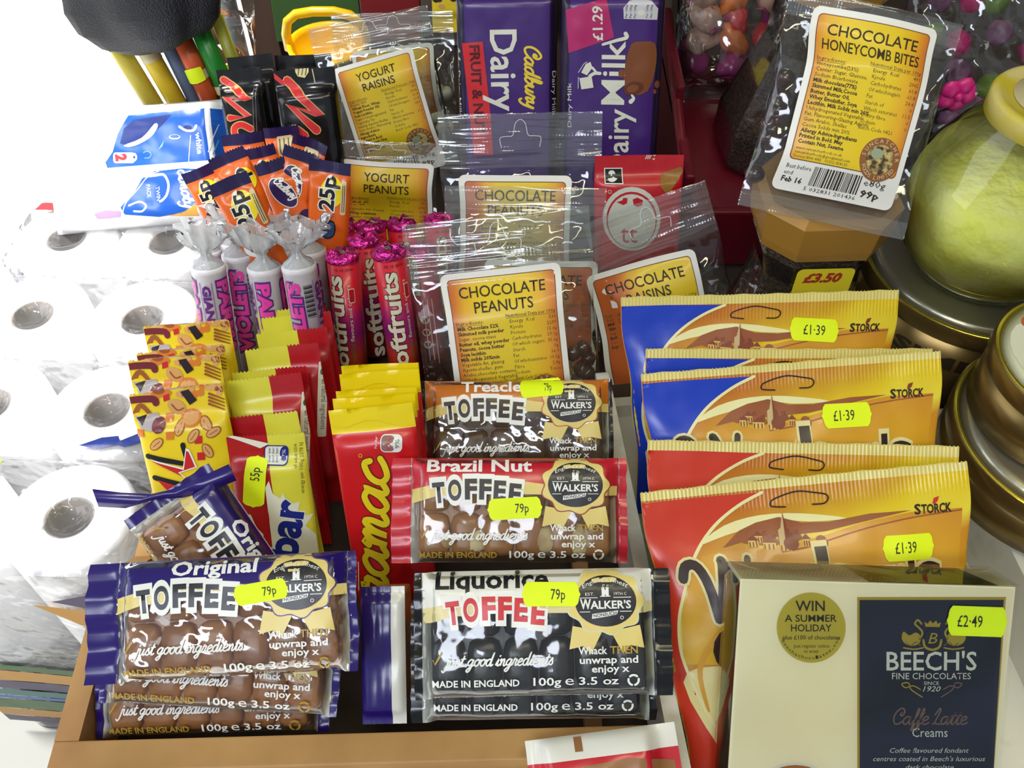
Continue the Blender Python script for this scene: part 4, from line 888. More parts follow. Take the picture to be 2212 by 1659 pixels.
# ------------------------------------------------------------------ tubes of violet sweets
def cyl(r): return lambda x, y, o, side=1: ((r+o)*math.sin(x/r), y, (r+o)*math.cos(x/r))
TUBEW = film('tube_white', (222, 218, 222), .35); PNK = ink('violet_pink', (222, 66, 160)); PPL = ink('violet_purple', (92, 34, 120)); LIL = ink('lilac', (150, 96, 170))
MILKY = clear('milky_cellophane', haze=.72, bump=dict(scale=110, dist=.004, detail=2.5), rough=.12, refl=1.3)
VB = [(-3, 'leftmost of the front row, reading GIANT'), (0, 'second of the front row, standing a little taller'), (-1, 'third of the front row'), (-4, 'rightmost of the front row, with a barcode'), (5, 'leftmost of the back row'), (20, 'second of the back row'), (30, 'third of the back row'), (0, 'rightmost of the back row')]
for i in range(8):
    key = 'violet%d' % (i+1); t = packet('sweet_tube', key, 'white tube of violet sweets, ' + VB[i][1], 'tube of sweets', 'tubes of violet sweets')
    r = 11.5; p = Part(cyl(r), None, 2.2); L_ = hfit(key, 125, r+1)
    M = Matrix.Rotation(R(90), 4, 'X')
    lathe(p, [(r, L_), (r, 4.5), (r+.25, 4.2), (r+.25, .8), (r-.5, .2), (r-2, -.2), (3, -1.0)], TUBEW, 32, M)
    off = {0: 0, 1: 30, 2: 12, 3: 34, 4: 14, 5: 40, 6: 4, 7: 11}[i]
    W = 2*math.pi*r
    def ang(x): x = (x-off) % W; return x-W if x > W/2 else x
    for s_, x, m, h, l, rot, y0 in (('GIANT', 0, PPL, 5, 34, -90, -11), ('PARMA', 12, PNK, 8, 58, -90, -9), ('VIOLETS', 30, PNK, 9, 64, 90, -9), ('GIANT', 48, PPL, 5, 34, -90, -11), ('PARMA', 60, PNK, 8, 58, -90, -9)):
        a = ang(x)
        if abs(a) > 19: continue
        if rot < 0: p.text(s_, a-h/2, y0, l, h, m, rot, 3, bold=.05, out=PPL if m is PNK else None, ow=.08)
        else: p.text(s_, a+h/2, y0-l, l, h, m, rot, 3, bold=.05, out=PPL, ow=.08)
        if m is PPL:
            for dx in (-4, 4): p.rect(a+dx-.3, -80, a+dx+.3, -9, LIL, 2)
    b = ang(40)
    if abs(b) < 16:
        for k in range(22): p.rect(b-3, -12-k*1.1, b+3, -12-k*1.1+(.3+.5*((k*7) % 3)/2), BLK, 2)
    p.finish('printed_tube', t)
    p = Part(); rnd = random.Random(i); hh = rnd.uniform(20, 28)      # twisted cellophane end
    prof = [(r-.6, -.5), (r-1.6, 1.5), (6, 4), (3.4, 7), (3.0, 9), (6, 12), (10, 16), (12.5, hh-2), (13.5, hh)]
    V = []; F = []; n = 36
    for k, (rr, z) in enumerate(prof):
        for j in range(n):
            a = 2*math.pi*j/n; f = 1+(.13*k/4)*math.sin(a*5+i+k*.5)+.09*k/3*math.sin(a*9+i*2)
            q = Vector((rr*f*math.cos(a)*(1.15 if k > 5 else 1), rr*f*math.sin(a)*(.62 if k > 5 else 1), z+(k > 6)*4*math.sin(a*3+i)))
            V.append((q.x+(k > 4)*(rnd.uniform(-1.2, 1.2))+max(0, k-4)*.8*math.sin(i*2.1), q.z, -q.y))
    for k in range(len(prof)-1):
        for j in range(n): l = (j+1) % n; F.append((k*n+j, k*n+l, (k+1)*n+l, (k+1)*n+j))
    p.raw(V, F, MILKY); p.finish('twisted_end', t)
# ------------------------------------------------------------------ rolls of soft fruits
SFR = ramp_print('roll_blend', [(0, (206, 32, 52)), (.3, (204, 34, 46)), (.46, (150, 26, 96)), (.58, (138, 30, 104)), (.75, (206, 62, 40)), (1, (214, 40, 46))], 'y', .1, .3, SOFT)
SFR2 = film('roll_back', (178, 22, 44), .3); FOIL = mat('pink_foil', (232, 60, 160), .22, .85, dict(scale=150, dist=.004, detail=3)); FSIL = mat('silver_foil', (214, 212, 214), .25, .9, dict(scale=150, dist=.003, detail=3)); SFL = ink('roll_lettering', (226, 220, 190)); STX = ink('roll_shadow', (70, 14, 36)); GRT = ink('natural_green', (96, 120, 40))
SB = ['front left, beside the violet tubes', 'wedged between the two front rolls', 'in front, its whole name facing out', 'at the back left', 'in the middle of the back row', 'at the back right', 'turned to show its barcode and recycling marks', 'far right behind the clear bag']
for i in range(8):
    key = 'fruit%d' % (i+1); t = packet('sweet_roll', key, 'pink and red roll of soft fruit sweets ' + SB[i], 'roll of sweets', 'rolls of soft fruit sweets')
    r = 11.2; p = Part(cyl(r), None, 2.2); M = Matrix.Rotation(R(90), 4, 'X'); rnd = random.Random(i+20)
    lathe(p, [(r, hfit(key, 125, r+1)), (r, 2)], SFR if i != 6 else SFR2, 32, M)
    if i != 6:
        dx = (-6, 3, -1, 0, 0, 0, 0, 0)[i]
        p.text('softfruits', dx+5.5, -91, 80, 10.5, SFL, 90, 4, bold=.03, out=STX, ow=.025)
        p.text('flavours and colours', dx+11, -62, 44, 2.6, SFL, 90, 3); p.text('natural', dx+11, -78, 14, 3, GRT, 90, 3)
        p.text('02 10 2016', max(dx-2, -5), -7.6, 13, 1.9, STX, 0, 3)
        p.rect(dx+9.5, -32, dx+14, -21, SFL, 3, 1.2); p.rect(dx+9.9, -31.4, dx+13.6, -21.6, SFR2, 4, 1)
    else:
        p.rect(-9, -31, -2.5, -2, SFL, 2); [p.rect(-5.5, -4-k*1.1, -2.8, -4-k*1.1+.5, BLK, 3) for k in range(22)]
        p.text('522409 >', -8, -6, 24, 2.6, BLK, -90, 3)
        for k in range(3): recycle(p, -2, -50-k*10, 2.6, SFL, 3)
        for k in range(3): p.rect(-2+k*3.2, -92, -1.4+k*3.2, -34, SFL, 3)
        for k in range(3): p.rect(-7+k*2.6, -95, -5.4+k*2.6, -72, STX, 3)
    p.finish('printed_wrapper', t)
    p = Part(); n = 28; V = []; F = []
    prof = [(r+.5, -3.2), (r+.6, -.4), (r+.1, 1.2), (r-2, 2.6), (r-5, 3.6), (2.2, 3.2)]
    for k, (rr, z) in enumerate(prof):
        for j in range(n):
            a = 2*math.pi*j/n; nz = noise.noise(Vector((math.cos(a)*2.2+i*3, math.sin(a)*2.2, z*.4+i)))
            q = (rr+nz*1.5*min(k, 2))*1.0; V.append((q*math.cos(a), z+nz*2.6*(k > 1)+.8*math.sin(3*a+i)*(k > 2), q*math.sin(a)))
    for k in range(len(prof)-1):
        for j in range(n): l = (j+1) % n; F.append((k*n+j, (k+1)*n+j, (k+1)*n+l, k*n+l))
    F.append(tuple((len(prof)-1)*n+j for j in range(n)))
    p.raw(V, F, FOIL)
    a0 = rnd.uniform(-.5, 1.2)
    p.raw([(math.cos(a0)*2, 4.8, math.sin(a0)*2), (math.cos(a0)*9, 4.0, math.sin(a0)*9), (math.cos(a0+.5)*9.6, 5.2, math.sin(a0+.5)*9.6), (math.cos(a0+.9)*5, 5.6, math.sin(a0+.9)*5)], [(3, 2, 1, 0)], FSIL)
    p.finish('foil_end', t)
# ------------------------------------------------------------------ red pouch with the round white badge
RP = film('pouch_red', (186, 20, 32), .3); PWH = ink('badge_white', (206, 206, 194))
def red_art(p):
    p.rect(1308, 366, 1347, 397, WINK, 1); p.rect(1310, 368, 1345, 395, BLK, 2); p.ell(1324, 377, 7, 6, WINK, 3); p.poly([(1316, 383), (1324, 386), (1332, 378), (1336, 386), (1326, 393), (1316, 391)], WINK, 3, 3)
    p.ell(1364, 470, 62, 68, PWH, 1); p.ell(1364, 472, 54, 60, RP, 2); p.ell(1364, 474, 51, 57, PWH, 3)
    p.poly([(1332, 434), (1344, 430), (1346, 425), (1355, 425), (1354, 436), (1346, 440)], RP, 4); p.poly([(1366, 428), (1376, 424), (1388, 430), (1386, 440), (1376, 444), (1368, 440)], RP, 4); p.text('tt', 1340, 520, 36, 40, RP, 0, 4)
    p.ell(1318, 413, 4, 4, PWH, 2, hole=.75); [p.line([(1396+4*k, 348), (1400+4*k, 341)], 2, PWH, 2, 0) for k in range(3)]; p.poly([(1411, 341), (1418, 339), (1416, 343)], PWH, 2); p.poly([(1410, 348), (1417, 347), (1414, 351)], PWH, 2)
    p.poly([(1430, 378), (1470, 364), (1478, 372), (1440, 420), (1424, 400)], ink('pouch_gold', (150, 104, 40)), 1)
flowbar('red', 'chocolate_pouch', 'red pouch with a round white badge behind the chocolate raisins', 'pouch', None, 70, 125, 8, RP, RP, red_art, fin=14, seed=4, p_=2.4, wav=1)
# ------------------------------------------------------------------ clear bags with yellow labels
LABW = mat('label_white', (232, 230, 222), .5); LTXT = mat('label_text', (44, 36, 14), .6); LDIM = mat('label_dim_text', (84, 66, 20), .6); LRIM = mat('label_rim', (110, 64, 34), .6)
LABY = ramp_print('label_yellow', [(0, (226, 196, 30)), (.45, (228, 194, 28)), (.72, (224, 168, 34)), (.9, (206, 118, 36)), (1, (190, 96, 40))], 'x', .0375, .4, None, .25)
LOGO = mat('logo_brown', (140, 88, 44), .5); LOGT = mat('logo_letters', (222, 198, 150), .5); LSEED = mat('logo_picture', (196, 176, 110), .6, mottle=((70, 48, 24), 320, .42, .6)); LSKY = mat('logo_sky', (150, 160, 130), .6)
def nat(t, h, bold=0): v, f = letters(t, bold, 0, 1); return (max(q[0] for q in v)-min(q[0] for q in v))*h/CAP
LEN_ = 122
def snack_label(t, key, surf, TL, TR, lines, ing, nut, name='label', w_mm=None, fold=0.0, tail=('e80g', '99p'), seed=0):
    A = POSE[key][2]
    def mm(q): return Vector((A[0]*q[0]+A[1]*q[1]+A[2], A[3]*q[0]+A[4]*q[1]+A[5]))
    a, b = mm(TL), mm(TR); ux = (b-a)/85.0; uy = Vector((-ux.y, ux.x))
    def ls(u, v, o, side=1):
        q = a+ux*(u+42.5)+uy*v
        k = surf.smooth(q.x, q.y, 0)
        return (k[0], q.y, k[2]+(2.9 if key == 'honey' else 1.9)+o + fold*math.sin(u*.07+v*.05+seed))
    p = Part(ls, None, 5.0); p.lift = .1
    X = -42.5
    p.rect(X, -LEN_, -X, 0, LABW, 0, 5)
    p.rect(X+4.3, -101.3, -X-4.3, -4.3, LRIM, 1, 3); p.rect(X+4.9, -100.7, -X-4.9, -4.9, LABY, 2, 2.6)
    y = -17.5
    for s_ in lines:
        w_ = min(nat(s_, 7.2, .01)*.97, 67); p.text(s_, -w_/2, y, w_, 7.2, LTXT, 0, 4, bold=.009, res=3); y -= 10.4
    y = -35.5
    p.text('Ingredients:', X+6.5, y, 20, 2.5, LDIM, 0, 3, res=1); p.rect(X+6.5, y-.8, X+26, y-.6, LDIM, 3)
    for k, s_ in enumerate(ing):
        bo = s_.startswith('*'); s_ = s_.lstrip('*'); w_ = min(nat(s_, 2.6)*.98, 45)
        p.text(s_, X+7, y-3.65*(k+1), w_, 2.5, LTXT if bo else LDIM, 0, 3, bold=.03 if bo else .005, res=1)
    p.text('Nutritional Data per 100g', 0.5, y+2.6, 36, 2.4, LDIM, 0, 3, res=1); p.rect(.5, y+1.9, 36, y+2.1, LDIM, 3)
    for k, (s_, v) in enumerate(nut):
        w_ = min(nat(s_, 2.5), 24); p.text(s_, 3, y-1.6-4.1*k, w_, 2.5, LDIM, 0, 3, res=1)
        if v: w_ = nat(v, 2.4); p.text(v, 36.5-w_, y-1.6-4.1*k, w_, 2.4, LDIM, 0, 3, res=1)
    cx, cy = 23.5, -91
    p.ell(cx, cy, 14.5, 14.5, LOGO, 4, n=40); p.ell(cx, cy, 9.8, 9.8, LSEED, 5, n=30); p.ell(cx-3, cy+3.5, 4.5, 3.5, LSKY, 6)
    for txt, top in (('SUNCATCHER', True), ('FOODS LIMITED', False)):
        n = len(txt)
        for k, ch in enumerate(txt):
            if ch == ' ': continue
            an = (82-k*164/(n-1)) if top else (-62+k*124/(n-1))
            if top: x, y2, ro = cx-11.0*math.sin(R(an)), cy+11.0*math.cos(R(an)), an
            else: x, y2, ro = cx+13.2*math.sin(R(an)), cy-13.2*math.cos(R(an)), an
            w_ = nat(ch, 2.6); p.text(ch, x-w_/2*math.cos(R(ro)), y2-w_/2*math.sin(R(ro)), w_, 2.6, LOGT, ro, 6)
    for k, s_ in enumerate(('www.suncatcherfoods.co.uk', 'suncatcherfoods@googlemail.com', 'Dorset BH6 4AE   01202 424133')):
        p.text(s_, X+7, -94.3-2.7*k, min(nat(s_, 1.9), 40), 1.9, LDIM, 0, 3, res=1)
    p.text('Best before', X+5, -107, 17, 2.8, LTXT, 0, 2, res=1); p.text('end', X+5, -111.2, 6, 2.8, LTXT, 0, 2, res=1); p.text('Feb 16', X+5, -116, 14, 3.4, LTXT, 0, 2, bold=.03, res=1)
    x = X+24; rnd = random.Random(2)
    while x < X+57: w_ = rnd.choice((.45, .45, .9, 1.3)); p.rect(x, -116, x+w_, -103.5, LTXT, 2); x += w_+rnd.choice((.45, .6, .9))
    p.text('5 032831 201436', X+22, -119.5, 36, 2.4, LTXT, 0, 2, res=1)
    p.text(tail[0], X+60, -109, 16, 4.2, LTXT, 0, 2, res=1); p.text(tail[1], X+60, -116.5, 14, 4.4, LTXT, 0, 2, bold=.03, res=1)
    return p.finish(name, t, 'white edged yellow ingredients label')
BAGC = clear('clear_bag', haze=.025, bump=dict(scale=30, dist=.008, detail=1.8), rough=.06, refl=2.2); BAGSEAL = clear('bag_seal', haze=.09, bump=dict(scale=70, dist=.004, detail=2, stretch=(.12, 1.6, 1)), rough=.12, refl=2.2)
SLOTM = mat('punched_edge', (210, 214, 214), .2)
def clear_bag(key, label, w, h, T, seed, seal=24, slot=True, low=10, wav=3, wr=1.6):
    t = packet('clear_snack_bag', key, label, 'bag of sweets', 'clear bags with yellow labels')
    if key != 'honey': h = hfit(key, h, T+3, 3)
    s_ = pillow(w, h, T, (seal, low), 30, 2.4, 'y', wav=wav, wr=wr, seed=seed, back=.8, pinch=.04)
    s_.smooth = pillow(w, h, T, (seal, low), 30, 2.4, 'y', wav=wav, seed=seed, pinch=.04)
    p = Part(s_, POSE[key][2])
    for sd in (1, -1): sheet(p, s_, w, h, lambda x, y: BAGSEAL if y > -seal or y < -h+low else BAGC, 110 if sd > 0 else 50, 60, sd, .9, 2.2, .25, (seal, low))
    p.finish('film', t)
    if slot:
        p = Part(s_, None, 3); p.lift = .5
        p.line([(-15, -seal*.62), (-16, -seal*.45), (-11, -seal*.42), (-6, -seal*.4), (-4, -seal*.2), (0, -seal*.12), (4, -seal*.2), (6, -seal*.4), (11, -seal*.42), (16, -seal*.45), (15, -seal*.62)], .55, SLOTM, 1, 4)
        p.finish('hang_slot', t)
    return t, s_
def nuts_in(key, s_, n, spots, r, m, name, label, group, amp=.18, sz=(1, 1, 1)):
    l, ro, A = POSE[key]; MM = Matrix.Translation(l) @ Euler([R(a) for a in ro]).to_matrix().to_4x4()
    proto = None
    for k in range(n):
        x0, x1, y0, y1 = spots[k % len(spots)]; rnd = random.Random(k*13+len(key))
        x, y = rnd.uniform(x0, x1), rnd.uniform(y0, y1); z = s_(x, y, 0)[2]-r-1.2-rnd.uniform(0, 2)
        w = MM @ Vector((x, y, z))
        if proto is None:
            p = Part(); blob(p, (0, 0, 0), r, m, *sz, 14, amp, 3); proto = p.finish(name); o = proto
        else: o = proto.copy(); COL.objects.link(o)
        o.location = w*.001; o.rotation_euler = (rnd.uniform(0, 6), rnd.uniform(0, 6), rnd.uniform(0, 6)); tag(o, label, 'sweet', group)
CHB = mat('milk_chocolate_coat', (74, 44, 28), .25, 0, dict(scale=60, dist=.0006), coat=.5); YOGW = mat('yogurt_coat', (244, 242, 214), .35, coat=.4); HCB = mat('chocolate_bite', (64, 36, 26), .22, 0, dict(scale=80, dist=.0008), coat=.6)
PI = ['*Milk Chocolate 52%', '*Skimmed milk powder', 'Sugar, cocoa mass', '*Butter oil, whey powder', '*Peanuts, cocoa butter', '*Soya lecithin', '*Milk solids 20%min', 'Vegetable fat, glazing', 'Agents-shellac, gum', 'Arabic,chocolate contains', 'unhydrogenated Vegetable', 'fats, cocoa solids 20%min', '*Allergy Advice-Ingredients', '*printed in bold. May contain', '*Nut, Sesame and Peanut']
PN = [('Energy  Kcal', '533'), ('Kjoule', '2239'), ('Protein', '15.6g'), ('Carbohydrates', '37.1g'), ('Of which sugars', '35.6g'), ('Starch', '0g'), ('Fat', '36.9'), ('Of whichsaturates', '13.5g'), ('Fibre', '2.8g'), ('Sodium', 'Trace'), ('Batch Code 0218/0421', '')]
HI = ['Honeycombe(23%)', 'Center: Sugar, Glucose,', 'Sodium Bicarbonate', '*Milk chocolate(77%)', '*Skimmed Milk,Cocoa', '*Butter, Butter Oil,', '*Whey Emulsifier, Soya', '*Lecithin, Milk Solids min 20%', 'Unhydrogenated Vegetable', 'Fat, Flavouring-Glazing Agents', 'Gum Arabic, Shellac', 'Cocoa Solids min 20%', '*Allergy Advice-Ingredients', '*Printed in Bold. May', '*Contain Nut, Sesame']
HN = [('Energy  Kcal', '491'), ('Kjoule', '2062'), ('Carbohydrates', '61.8'), ('Of whichsugars', '61.8'), ('Fat', '24.4'), ('Starch of', '0'), ('Which saturates', '11.5'), ('Dietry fibre', '0'), ('Sodium', '0'), ('Batch Code 0421', '')]
YI = ['Raisins 30%', '*Wheat Flour, Whey,', '*Yogurt Powder 3%,', '*Soya Lecithin,', 'Sugar,Unhydrogenated', 'Vegetable Fat', 'Glazing Agents-Shellac', 'Gum Arabic, Flavouring', '', '*Allergy Advice', '*Ingredients', '*Printed in Bold', '*May Contain Nut,', '*Peanut and', '*Sesame Traces']
QI = ['*Peanuts 46%', '*Sugar, Wheat', 'Vegetable Fat, Yogurt', '*Whey, Dextrose', 'Powder, Glazing', 'Soya Lecithin', 'Agents-Shellac', 'Gum Arabic', '*Allergy Advice']
YI = [s for s in YI if s]
t, s_ = clear_bag('yograisin2', 'clear bag of yogurt raisins peeking out behind the front one', 113, 165, 11, 4, 26)
snack_label(t, 'yograisin2', s_, (758, 112), (932, 92), ['YOGURT', 'RAISINS'], YI[:3], HN[:3], tail=('e80g', '99p'))
t, s_ = clear_bag('yograisin', 'clear bag of yogurt raisins with its label tilted, top left', 107, 165, 12, 1, 26)
snack_label(t, 'yograisin', s_, (716, 150), (888, 100), ['YOGURT', 'RAISINS'], YI, HN, seed=1)
nuts_in('yograisin2', s_, 8, [(36, 46, -112, -72)], 8, YOGW, 'yogurt_raisin', 'cream yogurt raisin in the clear bag beside the fruit and nut chocolate', 'yogurt raisins in the bag', .2, (1, .85, .8))
t, s_ = clear_bag('yogpeanut', 'clear bag of yogurt peanuts behind the soft fruit rolls', 86, 130, 8, 2, 16, wr=1.2)
snack_label(t, 'yogpeanut', s_, (737, 345), (934, 358), ['YOGURT', 'PEANUTS'], QI, HN, seed=2, fold=.5)
t, s_ = clear_bag('peanut2', 'clear bag of chocolate peanuts standing tall behind the front one', 128, 200, 11, 3, 42)
snack_label(t, 'peanut2', s_, (992, 376), (1236, 380), ['CHOCOLATE', 'PEANUTS'], PI, PN, seed=3)
t, s_ = clear_bag('peanut3', 'clear bag of chocolate peanuts squeezed between two others', 120, 170, 9, 6, 20, slot=False)
snack_label(t, 'peanut3', s_, (1045, 556), (1298, 562), ['CHOCOLATE', 'PEANUTS'], PI, PN, seed=5)
t, s_ = clear_bag('raisin', 'clear bag of chocolate raisins with a tilted label behind the blue cornered bags', 95, 190, 10, 5, 40)
snack_label(t, 'raisin', s_, (1270, 598), (1502, 536), ['CHOCOLATE', 'RAISINS'], ['Raisins 38%', '*Milk Chocolate', '*Skimmed milk', 'Sugar, cocoa', '*Butter oil', 'Cocoa mass', '*Soya lecithin'], [('Energy  Kcal', '403'), ('Kjoule', '1692'), ('Protein', '4.4g')], seed=4)
t, s_ = clear_bag('peanut1', 'clear bag of chocolate peanuts in front, above the treacle toffee', 130, 190, 12, 7, 40)
snack_label(t, 'peanut1', s_, (950, 596), (1208, 566), ['CHOCOLATE', 'PEANUTS'], PI, PN, seed=6)
nuts_in('peanut1', s_, 16, [(42, 56, -150, -72), (-57, -50, -140, -100), (45, 57, -165, -120)], 6.5, CHB, 'chocolate_peanut', 'chocolate peanut in the front clear bag, beside its label', 'chocolate peanuts in the bag', .2, (1, .85, .85))
t, s_ = clear_bag('honey', 'clear bag of chocolate honeycomb bites lying on the gold jar lid', 106, 132, 11, 8, 16, slot=False, wr=2.0)
snack_label(t, 'honey', s_, (1768, 8), (2034, 62), ['CHOCOLATE', 'HONEYCOMB BITES'], HI, HN, seed=7, fold=.7)
nuts_in('honey', s_, 13, [(-46, -40, -118, -54), (-45, -40, -108, -46)], 6, HCB, 'honeycomb_bite', 'dark chocolate honeycomb bite in the clear bag on the jar lid', 'honeycomb bites in the bag', .15)
# ------------------------------------------------------------------ chocolate box in cellophane
BCRM = ramp_print('box_cream', [(0, (244, 236, 196)), (.5, (240, 228, 184)), (1, (246, 240, 208))], 'd', .12, .35, None, .6); BCR2 = mat('box_edge_cream', (244, 234, 192), .4); NAVY = ramp_print('box_navy', [(0, (18, 25, 30)), (.3, (24, 33, 54)), (.5, (12, 18, 32)), (.7, (28, 36, 60)), (1, (20, 28, 46))], 'd', .12, .25, None, .5)
BGOLD = ink('box_gold', (170, 148, 44), bump=None); BLET = ink('box_letters', (214, 214, 196), bump=None); BBRN = ink('box_brown', (120, 96, 84), bump=None); BDK = ink('box_dark', (44, 34, 10), bump=None); STKG = mat('gold_seal', (206, 186, 60), .3, .35)
t = packet('chocolate_box', 'beech', 'cream and navy box of coffee creams in cellophane, front right', 'chocolate box')
p = Part(None, POSE['beech'][2], 0); W2, HB, TB = 66, hfit('beech', 176, 1, 20), 27
p.A = None; p.lift = 0
box(p, -W2, W2, -HB, 0, -TB, 0, BCR2, bev=.7)
p.A = POSE['beech'][2]; p.lift = .1
p.rect(-64.5, 2-HB, 64.5, -1.2, BCRM, 0, conv=False)
p.clip = (131, HB-1); p.rect(1852, 1293, 2166, 1790, BGOLD, 1); p.rect(1857, 1299, 2161, 1790, NAVY, 2)
# top and side faces carry the same print
V = [(-64, .12, -.5), (-10, .12, -.5), (-4, .12, -TB+.5), (-64, .12, -TB+.5)]
p.raw([(-4, .12, -1), (58, .12, -1), (50, .12, -TB+1), (-9, .12, -TB+1)], [(0, 1, 2, 3)], mat('box_top_navy', (34, 38, 34), .3, mottle=((90, 92, 30), 30, .5, .6)), False)
p.raw([(-W2-.12, -2, -1), (-W2-.12, -2, -TB+1), (-W2-.12, -HB+2, -TB+1), (-W2-.12, -HB+2, -1)], [(0, 1, 2, 3)], mat('box_side', (34, 36, 28), .3, mottle=((84, 78, 44), 60, .5, .7)), False)
# swans and crest
def swan(x, y, d):
    p.poly([(x-26*d, y+8), (x-22*d, y-6), (x-10*d, y+2), (x+4*d, y-4), (x+14*d, y+4), (x+12*d, y+18), (x-2*d, y+24), (x-18*d, y+20)], BGOLD, 4, 3)
    p.line([(x+12*d, y+10), (x+18*d, y-4), (x+8*d, y-16), (x+2*d, y-22), (x+8*d, y-30), (x+16*d, y-22)], 4, BGOLD, 4); p.line([(x-22*d, y+28), (x, y+31), (x+20*d, y+28)], 3, BGOLD, 4)
swan(1972, 1370, 1); swan(2056, 1370, -1)
p.poly([(1996, 1354), (1994, 1344), (2001, 1348), (2006, 1341), (2012, 1347), (2019, 1341), (2022, 1348), (2029, 1345), (2026, 1355)], BGOLD, 4); p.ell(2011, 1378, 17, 20, NAVY, 5); p.text('B', 2002, 1389, 20, 22, BGOLD, 0, 6, shear=.25); p.line([(1992, 1382), (1996, 1396), (2011, 1402), (2026, 1396), (2030, 1382)], 5, BGOLD, 5)
p.line([(1954, 1386), (1966, 1394), (1976, 1386), (1986, 1394)], 2, BBRN, 4); p.line([(2036, 1394), (2046, 1386), (2056, 1394), (2066, 1388)], 2, BBRN, 4)
p.text("BEECH'S", 1914, 1445, 192, 38, BLET, 0, 4, bold=.012); p.text('FINE CHOCOLATES', 1926, 1464, 168, 13, BLET, 0, 4); p.text('SINCE', 1994, 1476, 32, 7, BLET, 0, 4); p.text('1920', 1992, 1490, 38, 11, BLET, 0, 4, shear=.3)
for d in (1, -1): p.line([(2011-d*24, 1486), (2011-d*40, 1478), (2011-d*56, 1482), (2011-d*64, 1474), (2011-d*50, 1472), (2011-d*44, 1486), (2011-d*20, 1502)], 2.4, BGOLD if d > 0 else BBRN, 4)
p.script('Caffe', 1930, 1560, 17, 76, BBRN, 3.2, 0, 4, .25); p.script('Latte', 2012, 1560, 17, 76, BBRN, 3.2, 0, 4, .25); p.line([(1990, 1530), (1997, 1536)], 3, BBRN, 4, 0)
p.text('Creams', 1970, 1587, 76, 19, BLET, 0, 4)
for k, (s_, x, w_) in enumerate((('Coffee flavoured fondant', 1922, 170), ("centres coated in Beech's luxurious", 1886, 242), ('dark chocolate', 1956, 104))): p.text(s_, x, 1621+k*18, w_, 10, BLET, 0, 4, shear=.3)
# cup rim at the foot
p.ell(1718, 1690, 74, 48, ink('cup_white', (226, 222, 206), bump=None), 1); p.ell(1718, 1690, 68, 42, ink('cup_coffee', (170, 104, 40), bump=None), 2); p.ell(1716, 1694, 56, 34, ink('cup_froth', (220, 196, 150), bump=None), 3)
p.finish('carton', t)
q = Part(None, POSE['beech'][2], 0); q.lift = .4
q.ell(1754, 1356, 73, 73, STKG, 3, n=44)
for s_, x, y, w_, h in (('WIN', 1721, 1321, 62, 21, ), ('A SUMMER', 1698, 1343, 110, 14), ('HOLIDAY', 1711, 1363, 86, 14)): q.text(s_, x, y, w_, h, BDK, 0, 4, bold=.012, res=3)
q.text('plus £100 of chocolates', 1693, 1380, 122, 8.5, BDK, 0, 4, bold=.008); q.text('Just register online', 1716, 1397, 76, 7, BDK, 0, 4); q.text('to enter', 1738, 1408, 32, 7, BDK, 0, 4)
for k, ch in enumerate('beechschocolates.com'):
    an = -66+k*132/19; q.text(ch, 1754+66*math.sin(R(an))-2.5, 1356+66*math.cos(R(an)), 5.5, 7, BDK, an, 4)
q.finish('gold_seal', t, 'round gold WIN seal')
sticker(t, lambda x, y, o, side=1: (x, y, o+.3), POSE['beech'][2], 2104, 1342, 126, 62, '£2·49', -2, .42, .38, -.12)
CELLO = clear('box_cellophane', haze=.0, bump=dict(scale=11, dist=.006, detail=1.0), rough=.04, refl=1.0)
c = Part()
def cel(x, y, o): return (x, y, 1.5+.5*noise.noise(Vector((x*.03, y*.03, 2))))
N = 26; V = [cel(-W2-1+(2*W2+2)*i/N, 1-(HB+2)*j/N, 0) for j in range(N+1) for i in range(N+1)]
c.raw(V, [(j*(N+1)+i, (j+1)*(N+1)+i, (j+1)*(N+1)+i+1, j*(N+1)+i+1) for j in range(N) for i in range(N)], CELLO)
c.raw([(-W2-1, 1, 1.2), (W2+1, 1, 1.2), (W2+1, 1, -TB-1), (-W2-1, 1, -TB-1)], [(0, 1, 2, 3)], CELLO)
c.raw([(-W2-1, 1, 1.2), (-W2-1, 1, -TB-1), (-W2-1, -HB-1, -TB-1), (-W2-1, -HB-1, 1.2)], [(0, 1, 2, 3)], CELLO)
c.finish('cellophane', t)
# ------------------------------------------------------------------ coffee jars with gold lids
GLID = mat('gold_plastic', (176, 128, 48), .32, .15, spec=.6, coat=.3); COFFEE = mat('coffee_granules', (118, 90, 66), .75, 0, dict(scale=420, dist=.004, kind='cells'), mottle=((78, 56, 40), 300, .4, .6)); JGLASS = clear('jar_glass', tint=(238, 240, 238), haze=.015, bump=dict(scale=12, dist=.001), rough=.04, refl=2.6)
LYEL = mat('price_label_yellow', (238, 218, 40), .5); LRED = mat('price_red', (176, 54, 34), .5); LBLK = mat('dark_label', (34, 38, 38), .4); LGRY = mat('label_grey', (140, 146, 150), .4)
def prism(p, poly, prof, m, bevel_m=None):
    n = len(poly); V = [(x*s, y*s, z) for s, z in prof for x, y in poly]; F = []
    for k in range(len(prof)-1):
        for i in range(n): j = (i+1) % n; F.append((k*n+i, k*n+j, (k+1)*n+j, (k+1)*n+i))
    F.append(tuple(reversed(range(n)))); F.append(tuple((len(prof)-1)*n+i for i in range(n)))
    p.raw(V, F, m, False)
OCT = [(-25, -40), (25, -40), (45, -20), (45, 20), (25, 40), (-25, 40), (-45, 20), (-45, -20)]
